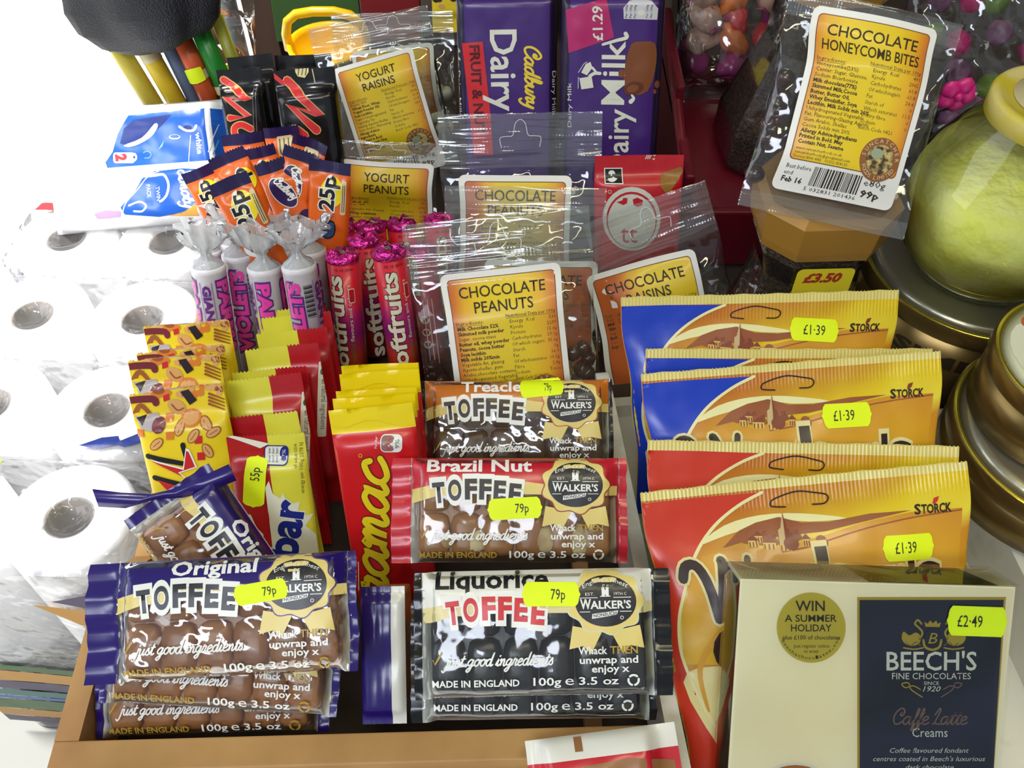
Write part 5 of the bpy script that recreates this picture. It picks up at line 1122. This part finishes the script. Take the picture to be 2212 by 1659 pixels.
def coffee_jar(loc, rz, label, price, K=1.0):
    t = empty('coffee_jar', loc, (0, 0, rz)); tag(t, label, 'jar', 'coffee jars')
    body = [(.90, 0), (.985, 6), (.98, 40), (.78, 86), (.76, 100), (.86, 120), (.80, 130)] if price else [(1.28, 0), (1.36, 6), (1.33, 36), (1.02, 78), (.82, 104), (.78, 140), (.78, 150)]
    top = 0 if price else 20
    p = Part(); prism(p, OCT, [(s-.05, z+(2 if k == 0 else 0)) for k, (s, z) in enumerate(body[:-1])], COFFEE); p.finish('coffee', t)
    p = Part(); prism(p, OCT, body, JGLASS); p.finish('glass', t)
    p = Part(); prism(p, OCT, [(.80, 128+top), (.93, 129+top), (.96, 136+top), (1.0, 158+top), (.91, 164+top), (.4, 164.4+top)], GLID); p.finish('lid', t)
    p = Part(lambda x, y, o: (x, -40*(.98-(.2*(max(0, min(1, (y-40)/46)))))-.6-o, y), None, 6); p.lift = .1
    if price:
        p.rect(-22, 96, 23, 127, LYEL, 1, 4); p.surf = lambda x, y, o: (x, -35.5-o, y)
        p.v = []; p.f = []; p.m = []; p.sm = []
        p.rect(-19, 92, 20, 121, LYEL, 1, 4); p.text('£3.50', -14, 109, 26, 7.6, LRED, 0, 3, bold=.05, shear=.2)
        p.rect(-20, 40, 20, 88, LBLK, 1, 3)
    else:
        p.surf = lambda x, y, o: (x, -34.5-max(0, (104-y)*.31)-o, y)
        p.rect(-16, 110, 30, 136, LYEL, 1, 4); p.text('£3.50', -11, 118, 32, 9, LRED, 0, 3, bold=.05, shear=.2)
        p.rect(-14, 80, 28, 109, LBLK, 1, 8); p.text('NESCAFÉ', -11, 92, 38, 7.5, LGRY, 0, 3, bold=.05)
    p.finish('paper_label', t)
coffee_jar((208, 486, 3), 2, 'coffee jar with a gold lid and a £3.50 label, under the honeycomb bag', True)
coffee_jar((240, 672, 57.5), 4, 'coffee jar standing behind on the red crate, half hidden by the honeycomb bag', False)
# ------------------------------------------------------------------ dark red crate that carries the back jar
CRATE = mat('crate_red', (96, 14, 28), .35, coat=.3)
t = empty('red_crate', (258, 682, 0)); tag(t, 'dark red plastic crate beneath the back coffee jar', 'crate')
p = Part(); box(p, -120, 62, -96, -88, 0, 58, CRATE, bev=2); p.finish('front_panel', t)
p = Part(); box(p, -120, -112, -88, 120, 0, 88, CRATE, bev=2); p.finish('side_panel', t)
p = Part(); box(p, 54, 62, -88, 120, 0, 58, CRATE, bev=2); p.finish('side_panel', t)
p = Part(); box(p, -112, 54, -88, 118, 50, 57, CRATE); p.finish('shelf', t)
p = Part(); tube(p, [(-116, -92, 58), (-116, -60, 76), (-118, 0, 96), (-118, 110, 118)], 5, CRATE); p.finish('rim', t)
p = Part(); box(p, -120, -113, 0, 120, 80, 112, CRATE, bev=2); p.finish('rim', t)
# ------------------------------------------------------------------ bag of wrapped sweets, back right
SWP = [mat('wrap_pink', (150, 50, 110), .3, coat=.4), mat('wrap_orange', (222, 120, 50), .3, coat=.4), mat('wrap_red', (200, 60, 60), .3, coat=.4), mat('wrap_cream', (190, 150, 130), .3, coat=.4)]
t = empty('clear_sweet_bag', (201, 748, 57.5), (68, 0, 3)); tag(t, 'clear bag of pink and orange boiled sweets beside the violet chocolate', 'bag of sweets')
s_ = pillow(106, 150, 52, (4, 6), 30, 2.2, 'y', wr=3, seed=3, back=.8); sb = lambda x, y, o, side=1: s_(x, y-0, o, side)
p = Part()
for sd in (1, -1): sheet(p, lambda x, y, o, side=1: (lambda q: (q[0], q[1]+150, q[2]))(s_(x, y, o, side)), 104, 150, lambda x, y: BAGC, 50, 60, sd, .6, 2.2)
p.finish('film', t)
rnd = random.Random(8); proto = {}
MM = Matrix.Translation((201, 748, 57.5)) @ Euler((R(68), 0, R(3))).to_matrix().to_4x4()
for k in range(18):
    x = -34+(k % 3)*33+rnd.uniform(-6, 6); y = 30+(k//3)*21+rnd.uniform(-5, 5); c = rnd.choice((0, 0, 1, 1, 2, 3)); z = rnd.uniform(0, 4)
    if c not in proto:
        p = Part(); blob(p, (0, 0, 0), 16.5, SWP[c], 1.15, .8, .7, 14, .35, c)
        for sgn in (1, -1):
            V = [(sgn*15, 0, 0)]+[(sgn*(21+1.5*math.sin(a*2)), 8*math.cos(a), 3*math.sin(a*1.7)) for a in [j*.52 for j in range(13)]]
            p.raw(V, [(0, j, j+1) for j in range(1, 13)], SWP[0])
        proto[c] = o = p.finish('wrapped_sweet')
    else: o = proto[c].copy(); COL.objects.link(o)
    o.location = (MM @ Vector((x, y, z)))*.001; o.rotation_euler = (rnd.uniform(0, 6), rnd.uniform(0, 6), rnd.uniform(0, 6))
    tag(o, ('pink', 'orange', 'red', 'cream')[c]+' boiled sweet in a twist wrapper inside the clear bag at the back right', 'sweet', 'boiled sweets in the back bag')
# ------------------------------------------------------------------ jar of lemon drops, tins
LEM = mat('lemon_sugar', (248, 250, 112), .55, 0, dict(scale=55, dist=.006, detail=3), sub=.15, mottle=((250, 250, 170), 26, .4, .65)); LGLASS = clear('lemon_jar_glass', tint=(252, 253, 244), haze=.02, bump=dict(scale=10, dist=.0015), rough=.05, refl=1.4)
t = empty('lemon_drop_jar', (324, 478, 93)); tag(t, 'round glass jar full of yellow lemon sweets, on the gold tin', 'jar')
def sph(R_, z0, zs, k=1.0): return [(math.sqrt(max(0, R_*R_-(z-z0)**2))*k, z) for z in zs]
prof = sph(66, 62, [1, 4, 9, 16, 26, 38, 50, 62, 76, 90, 100]); prof = [(max(prof[0][0], 20), 1)]+prof[1:]
p = Part(); lathe(p, [(r*.955, z+1.5) for r, z in prof if z < 92]+[(38, 95), (12, 99)], LEM, 40); p.finish('lemon_sweets', t)
p = Part(); lathe(p, prof+[(46, 116), (36, 128), (34, 136)], LGLASS, 48, cap=False); p.finish('glass', t)
LIDY = mat('lid_yellow', (196, 178, 50), .45, mottle=((206, 190, 120), 30, .5, .65)); LIDW = mat('lid_pale', (190, 176, 130), .5)
p = Part(); lathe(p, [(37, 128), (38.5, 129), (38.5, 140), (37, 142), (34, 142.6), (32, 141.2), (5, 141.2)], LIDY, 48)
lathe(p, [(26, 141.5), (26, 142), (5, 142)], LIDW, 40); lathe(p, [(15, 142.2), (15, 142.6), (3, 142.6)], mat('lid_red', (176, 50, 36), .5), 30)
p.finish('lid', t)
TIN = mat('tin_bronze', (122, 100, 56), .28, .75); TING = mat('tin_gold_rim', (196, 180, 70), .22, .85); TINL = mat('tin_lid_silver', (176, 172, 150), .3, .8); TLET = mat('tin_letters', (46, 38, 22), .5)
def tin(loc, r, h, name, label, text=None, fruit=False, rz=0):
    t = empty(name, loc, (0, 0, rz)); tag(t, label, 'tin', 'sweet tins on the right')
    p = Part(lambda x, y, o: ((r+o)*math.sin(x/r), -(r+o)*math.cos(x/r), y), None, 4)
    lathe(p, [(r-1.5, 0), (r, 1), (r, h-14)], TIN, 64)
    if text: p.text(text, -r*.93, h-38, r*1.5, 11, TLET, 0, 2, bold=.03)
    else:
        for k in range(3): p.rect(-r*.5, h-22-k*5, r*(.4-.1*k), h-21-k*5, TLET, 2)
    p.finish('body', t)
    p = Part(); lathe(p, [(r+1, h-14), (r+1.4, h-13), (r+1.4, h-2.5), (r+.4, h-.8)], TIN, 64, cap=False); lathe(p, [(r+.4, h-.8), (r-1, h), (r-2.6, h-.6), (r-3, h-1.6)], TING, 64, cap=False)
    lathe(p, [(r-3, h-1.6), (r-14, h-1.2), (3, h-1.2)], TINL if not fruit else mat('lid_picture', (206, 206, 170), .4), 64)
    if fruit:
        def fr(x, y, rx, ry, c, nm, z=.3):
            V = [(x, y, h-1.1+z)]+[(x+rx*math.cos(a*.35), y+ry*math.sin(a*.35), h-1.1+z) for a in range(18)]
            p.raw(V, [(0, 1+a, 1+(a+1) % 18) for a in range(18)], mat(nm, c, .4))
        fr(-24, 6, 19, 26, (214, 214, 190), 'pear_print'); fr(-16, -26, 18, 9, (206, 60, 40), 'berry_print', .5); fr(-4, 30, 26, 12, (176, 96, 50), 'nut_print', .5); fr(-31, 5, 2.2, 1.4, (60, 44, 20), 'pip_print', .7); fr(-24, 7, 2.2, 1.4, (60, 44, 20), 'pip_print', .7); fr(6, -34, 16, 7, (40, 34, 30), 'plum_print', .6); fr(20, 4, 16, 22, (226, 196, 60), 'lemon_print', .4); fr(-28, -14, 12, 7, (216, 206, 70), 'melon_print', .6); fr(8, 8, 14, 18, (206, 210, 196), 'apple_print', .45)
    p.finish('lid', t)
    if fruit:
        sticker(t, lambda x, y, o: (x, y, h+.2+o), None, -16, 10, 26, 12, '', 0, .42, .38, .1, conv=False)
    return t
tin((341, 498, -3.5), 84, 96, 'gold_sweet_tin', 'large gold sweet tin under the lemon jar, with dark engraved letters', 'SIMPKINS')
tin((336, 352, 95.5), 52, 49, 'fruit_sweet_tin', 'round tin with a fruit picture on its lid, upper of the two front tins', None, True)
tin((346, 338, 53), 72, 42, 'bronze_sweet_tin', 'wide bronze tin under the fruit picture tin', None)
t = empty('dark_box', (378, 338, -3.5)); tag(t, 'dark box standing on the bench under the bronze tin', 'box')
p = Part(); box(p, -46, 70, -90, 66, 0, 56, mat('box_black', (26, 26, 28), .5), bev=2); p.finish('carton', t)
# ------------------------------------------------------------------ packs of paper rolls on the left
PAPER = mat('tissue_paper', (240, 240, 240), .9, bump=dict(scale=140, dist=.0006)); CORE = mat('card_core', (120, 112, 104), .8); POLY = clear('poly_wrap', tint=(252, 252, 254), haze=.10, bump=dict(scale=38, dist=.008, detail=2.2), rough=.10, refl=1.4)
PR = {'green': ink('print_green', (44, 92, 36)), 'gold': ink('print_gold', (190, 134, 34)), 'purple': ink('print_purple', (58, 42, 84)), 'blue': ink('print_blue', (40, 90, 160)), 'navy': ink('print_navy', (24, 42, 110)), 'red': ink('print_red', (206, 54, 60)), 'teal': ink('print_teal', (36, 104, 100)), 'orange': ink('print_orange', (230, 170, 70)), 'pink': ink('print_pink', (226, 170, 180)), 'white': ink('print_white', (238, 240, 244)), 'lilac': ink('print_lilac', (170, 140, 196)), 'sky': ink('print_sky', (120, 170, 220))}
def paper_roll(parent, x, y, r, h, hole):
    p = Part(); M = Matrix.Translation((x, y, 0))
    lathe(p, [(r-2, -h), (r, -h+4), (r, -4), (r-3, 0), (hole+3, 0), (hole, -2), (hole, -40)], PAPER, 36, M, cap=False); o = p.finish('paper_roll', parent)
    q = Part(); lathe(q, [(hole-.6, -60), (hole-.2, -60), (hole-.2, -3), (hole-1.4, -3), (hole-1.4, -60)], CORE, 24, M, cap=False); lathe(q, [(hole-1, -42), (2, -42)], CORE, 24, M); q.finish('card_core', o)
def roll_pack(loc, rz, nx, h, label, deco=None, r=45):
    t = empty('paper_roll_pack', loc, (0, 0, rz)); tag(t, label, 'pack of paper rolls', 'packs of paper rolls')
    for i in range(nx): paper_roll(t, -i*(2*r+2), 0, r, h, 17)
    x0, x1 = -(nx-1)*(2*r+2)-r-2, r+9; wd, dp = x1-x0, 2*r+1
    nx_, ny_ = int(wd/5), int(dp/5); p = Part(); V = []; F = []
    # top of the wrap: taut over the rims, drooping into the cores
    def top(x, y):
        d = 3.0
        for i in range(nx):
            q = math.hypot(x+i*(2*r+2), y)
            if q < 17: d -= 11*(1-(q/17)**2)
        e = max(0, 1-min(min(x-x0, x1-x), min(y+dp/2, dp/2-y))/9.0)
        return d-5*e*e+1.1*noise.noise(Vector((x*.07, y*.07, loc[1]*.1)))+.8*noise.noise(Vector((x*.2, y*.15, loc[1])))
    for j in range(ny_+1):
        for i in range(nx_+1): x, y = x0+wd*i/nx_, -dp/2+dp*j/ny_; V.append((x, y, top(x, y)))
    for j in range(ny_):
        for i in range(nx_): a = j*(nx_+1)+i; F.append((a, a+1, a+nx_+2, a+nx_+1))
    p.raw(V, F, POLY)
    # side skin, a rounded band
    per = []; rr = 24
    for cx, cy, a0 in ((x1-rr, dp/2-rr, 0), (x0+rr, dp/2-rr, 90), (x0+rr, -dp/2+rr, 180), (x1-rr, -dp/2+rr, 270)):
        for k in range(7): a = R(a0+15*k); per.append((cx+rr*math.cos(a), cy+rr*math.sin(a)))
    V = []; n = len(per); zs = [-2, -8, -25, -50, -80, -110, -150, -200, -h-1]
    for k, z in enumerate(zs):
        for i, (x, y) in enumerate(per): g = 1.2*noise.noise(Vector((x*.06, y*.06, z*.05+loc[1]))); V.append((x+(.6+g)*(1 if x > (x0+x1)/2 else -1)*.6, y+(.6+g)*(1 if y > 0 else -1)*.6, z))
    p.raw(V, [(k*n+i, (k+1)*n+i, (k+1)*n+(i+1) % n, k*n+(i+1) % n) for k in range(len(zs)-1) for i in range(n)], POLY)
    p.finish('clear_wrap', t)
    if deco:
        s = Part(lambda x, y, o: (x, -dp/2-1.6-o, y), None, 8); sd = Part(lambda x, y, o: (x1+1.6+o, x, y), None, 8)
        tp = Part(lambda x, y, o: (x, y, top(x, y)+.5+o), None, 4)
        deco(s, sd, tp); 
        for q, nm in ((s, 'printed_front'), (sd, 'printed_side'), (tp, 'printed_top')):
            if q.v: q.finish(nm, t)
    return t, top
def deco_front(s, sd, tp):
    for q, a, b in ((s, -142, 57), (sd, -46, 46)):
        def band(c, pts, d): q.poly([(a, pts[0]), (a+70, pts[0]-6), (b, pts[0]-22), (b, pts[1]-22), (a+70, pts[1]-4), (a, pts[1])], PR[c], d)
        band('green', (-150, -162), 1); band('gold', (-162, -184), 1); band('purple', (-184, -202), 1); band('teal', (-204, -218), 1); band('blue', (-218, -226), 1); band('green', (-226, -250), 1); band('gold', (-250, -268), 1); band('purple', (-268, -282), 1)
    s.poly([(-24, -42), (0, -46), (57, -50), (57, -92), (20, -84), (0, -72)], PR['gold'], 1); s.poly([(-8, -36), (20, -24), (57, -14), (57, -50), (20, -46)], PR['purple'], 1); s.poly([(0, -74), (20, -84), (57, -92), (57, -128), (30, -116), (14, -98)], PR['green'], 1)
def deco_mid(s, sd, tp):
    tp.poly([(-6, -38), (8, -30), (20, -28), (23, -33), (26, -30), (38, -22), (42, -30), (28, -38), (22, -36), (8, -40)], PR['navy'], 1); tp.text('plain', -62, 20, 18, 4, PR['lilac'], 70, 1);
def deco_far(s, sd, tp):
    pts = [-130, -96, -70, -40, -14, 6, 24, 44]
    for k, (c) in enumerate(('red', 'teal', 'navy', 'orange', 'teal', 'navy', 'red')):
        tp.poly([(pts[k], 30), (pts[k+1], 30), (pts[k+1]+3, 44), (pts[k]+4, 44)], PR[c], 1)
    tp.text('SOFT', -62, 38, 9, 3, PR['white'], -60, 2)
t1, top1 = roll_pack((-306, 336, 0), -3, 2, 300, 'clear wrapped pack of paper rolls nearest the camera, striped print on its side', deco_front)
sticker(t1, lambda x, y, o, side=1: (x, y, top1(x, y)+.6+o), None, -74, 34, 20, 24, '£1·18', 80, .5, .22, 0, conv=False)
roll_pack((-306, 430, 0), -3, 2, 300, 'clear wrapped pack of paper rolls with dark blue marks, second from the front', deco_mid)
roll_pack((-303, 524, 0), -3, 2, 300, 'clear wrapped pack of paper rolls second from the back', None)
roll_pack((-304, 618, 0), -3, 2, 300, 'clear wrapped pack of paper rolls furthest back, with a coloured band', deco_far)
# blue printed kitchen towel packs behind
KB = film('towel_blue', (28, 84, 176), .25)
def towel(key, w, h, T, label, art, wx):
    t = packet('towel_pack', key, label, 'pack of kitchen towels', 'blue kitchen towel packs')
    s0 = pillow(wx, h, T, (1, 1), 14, 5, 'x', wr=.8, seed=h, back=1.6, q=.45); dx = (wx-w)/2
    s_ = lambda x, y, o, side=1: (lambda q: (q[0]-dx, q[1], q[2]))(s0(x+dx, y, o, side))
    p = Part(s_, POSE[key][2], 5); sh = lambda x, y, o, side=1: s_(x-dx, y, o, side)
    WHF = film('towel_white', (236, 238, 240), .3)
    for sd in (1, -1): sheet(p, sh, wx, h, lambda x, y: WHF, 46, 26, sd)
    art(p); p.finish('printed_film', t)
    p = Part(); lathe(p, [(6, -wx/2+8), (h*.42, -wx/2+8), (h*.42, wx/2-8), (6, wx/2-8)], PAPER, 30, Matrix.Translation((-dx, -h/2, -T*.5)) @ Matrix.Rotation(R(90), 4, 'Y') @ Matrix.Diagonal((.5, 1, 1, 1))); p.finish('paper_roll', t)
def tw1(p):
    p.poly([(288, 252), (380, 242), (480, 234), (486, 262), (494, 345), (400, 352), (320, 358), (244, 364), (240, 352), (256, 330), (268, 290)], KB, 1)
    p.poly([(300, 262), (380, 250), (360, 275), (300, 320), (272, 312), (280, 280)], PR['navy'], 2); p.poly([(318, 300), (345, 270), (352, 276), (335, 300), (300, 318), (280, 316)], PR['white'], 3, 3); p.line([(398, 276), (412, 284), (428, 284), (434, 274)], 5, PR['white'], 3); p.ell(416, 278, 9, 5, PR['navy'], 3); p.ell(388, 298, 12, 5, PR['white'], 3); p.ell(388, 297, 10, 3.5, KB, 4); p.poly([(352, 326), (366, 304), (362, 318)], PR['sky'], 3)
    p.text('white', 432, 289, 46, 11, PR['white'], -84, 3, bold=.02); p.line([(422, 295), (418, 350)], 1.5, PR['white'], 3, 0); p.line([(472, 268), (460, 330)], 1.5, PR['white'], 3, 0); p.line([(476, 290), (468, 334)], 2, PR['sky'], 3, 0)
    p.rect(257, 331, 303, 354, PR['pink'], 3, 6); p.ell(302, 341, 6, 9, PR['white'], 4); p.ell(302, 341, 2, 3, PR['navy'], 5); p.text('2', 263, 335, 15, 21, PR['red'], -86, 5, bold=.06); p.line([(322, 332), (330, 328), (338, 334), (334, 342), (324, 343)], 1.5, PR['sky'], 3)
def tw2(p):
    p.poly([(300, 420), (318, 388), (340, 372), (400, 366), (440, 368), (440, 440), (400, 462), (352, 470), (280, 465), (272, 450)], KB, 1); p.line([(276, 462), (284, 440), (310, 410), (330, 384), (350, 372)], 2, PR['white'], 2, 3)
    p.line([(340, 382), (362, 380), (374, 400), (370, 424), (356, 438)], 5, PR['white'], 2); p.text('TWIN', 346, 406, 30, 8, PR['white'], -84, 2); p.text('PACK', 326, 402, 28, 8, PR['white'], -84, 2); p.script('Simply', 392, 372, 14, 82, PR['white'], 4, -78, 2, .2); p.line([(290, 446), (312, 438), (326, 446), (318, 458), (300, 458)], 4, PR['white'], 2)
    p.poly([(372, 468), (410, 458), (432, 440), (436, 468)], PR['orange'], 2); p.poly([(214, 464), (238, 456), (272, 458), (270, 470), (220, 474)], PR['lilac'], 2)
towel('bluepack', 80, 75, 22, 'blue and white kitchen towel pack marked with a 2, behind the paper rolls', tw1, 130)
towel('bluepack2', 90, 50, 20, 'blue and white twin kitchen towel pack, the lower of the two', tw2, 150)
# ------------------------------------------------------------------ coloured rolls of bags leaning at the back left
def stick(loc, length, r, rx, ry, rings, label, band=None, st=False):
    t = empty('roll_of_bags', loc, (rx, ry, 0)); tag(t, label, 'roll of bags', 'coloured rolls of bags')
    p = Part(); z = 0
    lathe(p, [(r*.3, 0), (r, 0), (r, length), (r*.3, length)], rings, 20); p.finish('plastic_roll', t)
    if band:
        p = Part(); lathe(p, [(r+.4, band[0]), (r+.4, band[1])], band[2], 20, cap=False); p.finish('paper_band', t)
    if st: sticker(t, lambda x, y, o, side=1: ((r+1+o)*math.sin(x/r), -(r+1+o)*math.cos(x/r), y), None, 0, length*.45, 14, 16, '', 90, .4, .3, 0, conv=False)
BAGP = {'mustard': mat('bag_mustard', (196, 178, 60), .35), 'yellow': mat('bag_yellow', (222, 190, 40), .35), 'orange': mat('bag_orange', (206, 88, 44), .35), 'green': mat('bag_green', (34, 130, 44), .35), 'olive': mat('bag_olive', (150, 150, 50), .35), 'slate': mat('bag_slate', (96, 112, 140), .4), 'navy': mat('bag_navy', (44, 44, 66), .4), 'cream': mat('bag_cream', (210, 196, 150), .5)}
stick((-342, 772, 28), 96, 9, -14, -22, BAGP['mustard'], 'mustard yellow roll of bags, leftmost of the leaning rolls', (64, 96, BAGP['navy']))
stick((-318, 770, 30), 92, 9, -14, -20, BAGP['yellow'], 'bright yellow roll of bags with a cream top band', (50, 78, BAGP['cream']))
stick((-302, 776, 28), 92, 8, -14, -16, BAGP['slate'], 'slate blue roll of bags behind the yellow one')
stick((-284, 766, 30), 88, 9, -14, -15, BAGP['orange'], 'orange roll of bags with a price sticker', (34, 42, BAGP['cream']), True)
stick((-266, 768, 30), 90, 9, -14, -14, BAGP['green'], 'green roll of bags with a pale band', (20, 28, BAGP['cream']))
stick((-251, 772, 30), 88, 6, -14, -12, BAGP['olive'], 'olive roll of bags, rightmost of the leaning rolls', None, True)
# black net sack hanging in front of them
NET = mat('black_net', (22, 24, 32), .55, bump=dict(scale=700, dist=.0006, kind='cells'))
p = Part(); n = 40; V = []; F = []
prof = [(4, -44), (30, -42), (48, -34), (58, -20), (64, 0), (62, 24), (50, 60), (30, 110), (12, 170), (5, 260)]
for k, (r_, z) in enumerate(prof):
    for j in range(n):
        a = 2*math.pi*j/n; g = 1+.10*math.sin(5*a+k*.6)+.10*noise.noise(Vector((math.cos(a)*2, math.sin(a)*2, z*.03)))
        V.append((-322+r_*g*math.cos(a)*1.02, 772+r_*g*.5*math.sin(a), 142+z+6*math.sin(a+1)))
for k in range(len(prof)-1):
    for j in range(n): l = (j+1) % n; F.append((k*n+j, k*n+l, (k+1)*n+l, (k+1)*n+j))
p.raw(V, F, NET); tube(p, [(-322, 772, 390), (-322, 772, 900), (-320, 772, 1600)], 3, NET)
tag(p.finish('net_sack'), 'black net sack hanging above the coloured rolls', 'sack')
# clear bag with orange things beside them
t = empty('clear_bag', (-284, 810, 20), (66, 0, -12)); tag(t, 'crumpled clear bag with orange contents behind the black caramel bars', 'bag')
s0 = pillow(64, 100, 12, (14, 3), 20, 2.2, 'y', wr=3, seed=5)
p = Part()
for sd in (1, -1): sheet(p, lambda x, y, o, side=1: (lambda q: (q[0], q[1]+100, q[2]))(s0(x, y, o, side)), 64, 100, lambda x, y: BAGC, 30, 40, sd)
p.finish('film', t)
ORC = mat('orange_snack', (196, 120, 44), .5)
for k in range(5):
    p = Part(); blob(p, (0, 0, 0), 12, ORC, 1.1, .8, .6, 12, .3, k); o = p.finish('orange_snack'); MM = Matrix.Translation((-284, 810, 20)) @ Euler((R(66), 0, R(-12))).to_matrix().to_4x4()
    o.location = (MM @ Vector((-12+(k % 2)*22, 16+(k//2)*21, 0)))*.001; o.rotation_euler = (R(66), .3*k, 0); tag(o, 'orange snack inside the crumpled clear bag at the back left', 'snack', 'orange snacks')
# posts, card and bucket against the dark back
METAL = mat('grey_metal', (150, 160, 176), .3, .7); BROWN = mat('brown_timber', (84, 58, 44), .7, bump=dict(scale=40, dist=.001, stretch=(1, 1, .1)))
p = Part(); tube(p, [(-328, 1010, -900), (-328, 1010, 1600)], 13, METAL, 16); tag(p.finish('metal_post'), 'shiny grey metal post at the back left corner of the stall', 'post')
p = Part(); box(p, -310, -276, 1010, 1050, -900, 1600, BROWN, bev=1); tag(p.finish('timber_post'), 'brown timber post beside the grey metal post', 'post')
p = Part(); box(p, -270, -246, 1040, 1070, -900, 1600, mat('slate_timber', (50, 46, 48), .7)); tag(p.finish('timber_post'), 'dark timber post right of the brown one', 'post')
t = empty('back_shelf', (150, 960, -100)); tag(t, 'low dark shelf behind the sweets', 'shelf')
p = Part(); box(p, -388, 640, -90, 270, 60, 66, BENCH); p.finish('shelf_board', t)
for x in (-388, 120, 610):
    p = Part(); box(p, x, x+20, -85, 260, -800, 60, BENCH); p.finish('shelf_support', t)
YB = mat('bucket_yellow', (240, 190, 10), .3, coat=.4)
t = empty('yellow_bucket', (-196, 905, -34)); tag(t, 'yellow bucket with a raised handle behind the yogurt raisins', 'bucket')
p = Part(); lathe(p, [(30, 0), (40, 52), (43, 53), (43, 57), (39, 57), (37, 52), (28, 3), (2, 3)], YB, 32, cap=False); p.finish('pail', t)
p = Part(); tube(p, smooth_path := [Vector((-42, 0, 48)), Vector((-42, 0, 66)), Vector((-38, 0, 80)), Vector((-28, 0, 88)), Vector((-10, 0, 91)), Vector((12, 0, 91)), Vector((28, 0, 87)), Vector((38, 0, 78)), Vector((42, 0, 64)), Vector((42, 0, 48))], 5, YB, 12); p.finish('handle', t)
GC = mat('card_green', (60, 100, 44), .6); t = empty('green_pack', (-226, 1010, -34), (-12, 0, 4)); tag(t, 'green printed pack standing on the back shelf', 'pack')
p = Part(None, None, 0); box(p, -50, 50, -6, 6, 0, 150, GC, bev=1); p.surf = lambda x, y, o: (x, -6-o, y); p.lift = .2; p.ell(0, 90, 26, 9, mat('card_black', (24, 26, 20), .6), 1); p.ell(0, 98, 14, 8, mat('card_black', (24, 26, 20), .6), 2); p.finish('card', t)
t = empty('red_pack', (-140, 1010, -34), (-12, 0, 0)); tag(t, 'dark red pack standing beside the green one at the back', 'pack')
p = Part(); box(p, -34, 34, -8, 8, 0, 130, mat('pack_red', (130, 24, 30), .5), bev=1); p.finish('card', t)
for k, (x, w_, c, nm) in enumerate(((-62, 40, (120, 112, 108), 'grey'), (-20, 34, (90, 62, 44), 'brown'), (30, 44, (60, 60, 66), 'slate'), (90, 60, (84, 50, 60), 'plum'), (160, 50, (70, 60, 50), 'umber'))):
    t = empty('upright_pack', (x, 1000+k*4, -34), (-12, 0, 3*k-6)); tag(t, nm+' pack standing in the dark row at the back', 'pack')
    p = Part(); box(p, -w_/2, w_/2, -10, 10, 0, 150, mat('pack_'+nm, c, .5), bev=1.5); p.finish('card', t)
# clear bag of bright sweets at the far right back
t = empty('clear_sweet_bag', (412, 690, 58), (64, 0, -6)); tag(t, 'large clear bag of pink and yellow sweets at the far right back', 'bag of sweets')
s1_ = pillow(170, 190, 26, (14, 4), 40, 2.2, 'y', wr=4, seed=9)
p = Part()
for sd in (1, -1): sheet(p, lambda x, y, o, side=1: (lambda q: (q[0], q[1]+190, q[2]))(s1_(x, y, o, side)), 170, 190, lambda x, y: BAGC, 60, 60, sd, .8, 2.2)
p.finish('film', t)
MM = Matrix.Translation((412, 690, 58)) @ Euler((R(64), 0, R(-6))).to_matrix().to_4x4(); proto = {}
C2 = [mat('gum_pink', (206, 40, 120), .4), mat('gum_yellow', (206, 190, 40), .4), mat('gum_lilac', (130, 90, 120), .4), mat('gum_green', (110, 140, 50), .4)]
for k in range(20):
    x = -62+(k % 5)*28+rnd.uniform(-6, 6); y = 16+(k//5)*30+rnd.uniform(-12, 12); c = rnd.choice((2, 2, 3, 2, 0))
    if c not in proto: p = Part(); blob(p, (0, 0, 0), 12, C2[c], 1, .9, .8, 12, .3, c+4); proto[c] = o = p.finish('soft_sweet')
    else: o = proto[c].copy(); COL.objects.link(o)
    o.location = (MM @ Vector((x, y, rnd.uniform(-6, 8))))*.001; o.rotation_euler = (rnd.uniform(0, 6), rnd.uniform(0, 6), 0)
    tag(o, ('pink', 'yellow', 'lilac', 'green')[c]+' soft sweet inside the large clear bag at the far right back', 'sweet', 'soft sweets in the large bag')
PB = mat('bow_pink', (222, 40, 130), .4); p = Part()
for k in range(5): a = k*1.257; blob(p, (9*math.cos(a), -2*math.sin(k), 9*math.sin(a)), 8, PB, 1, .6, 1, 12, .3, k)
blob(p, (0, -4, 0), 4, PB, n=12)
o = p.finish('pink_bow'); o.location = (.378, .690, .100); tag(o, 'pink bow stuck on the large clear bag right of the honeycomb label', 'bow')
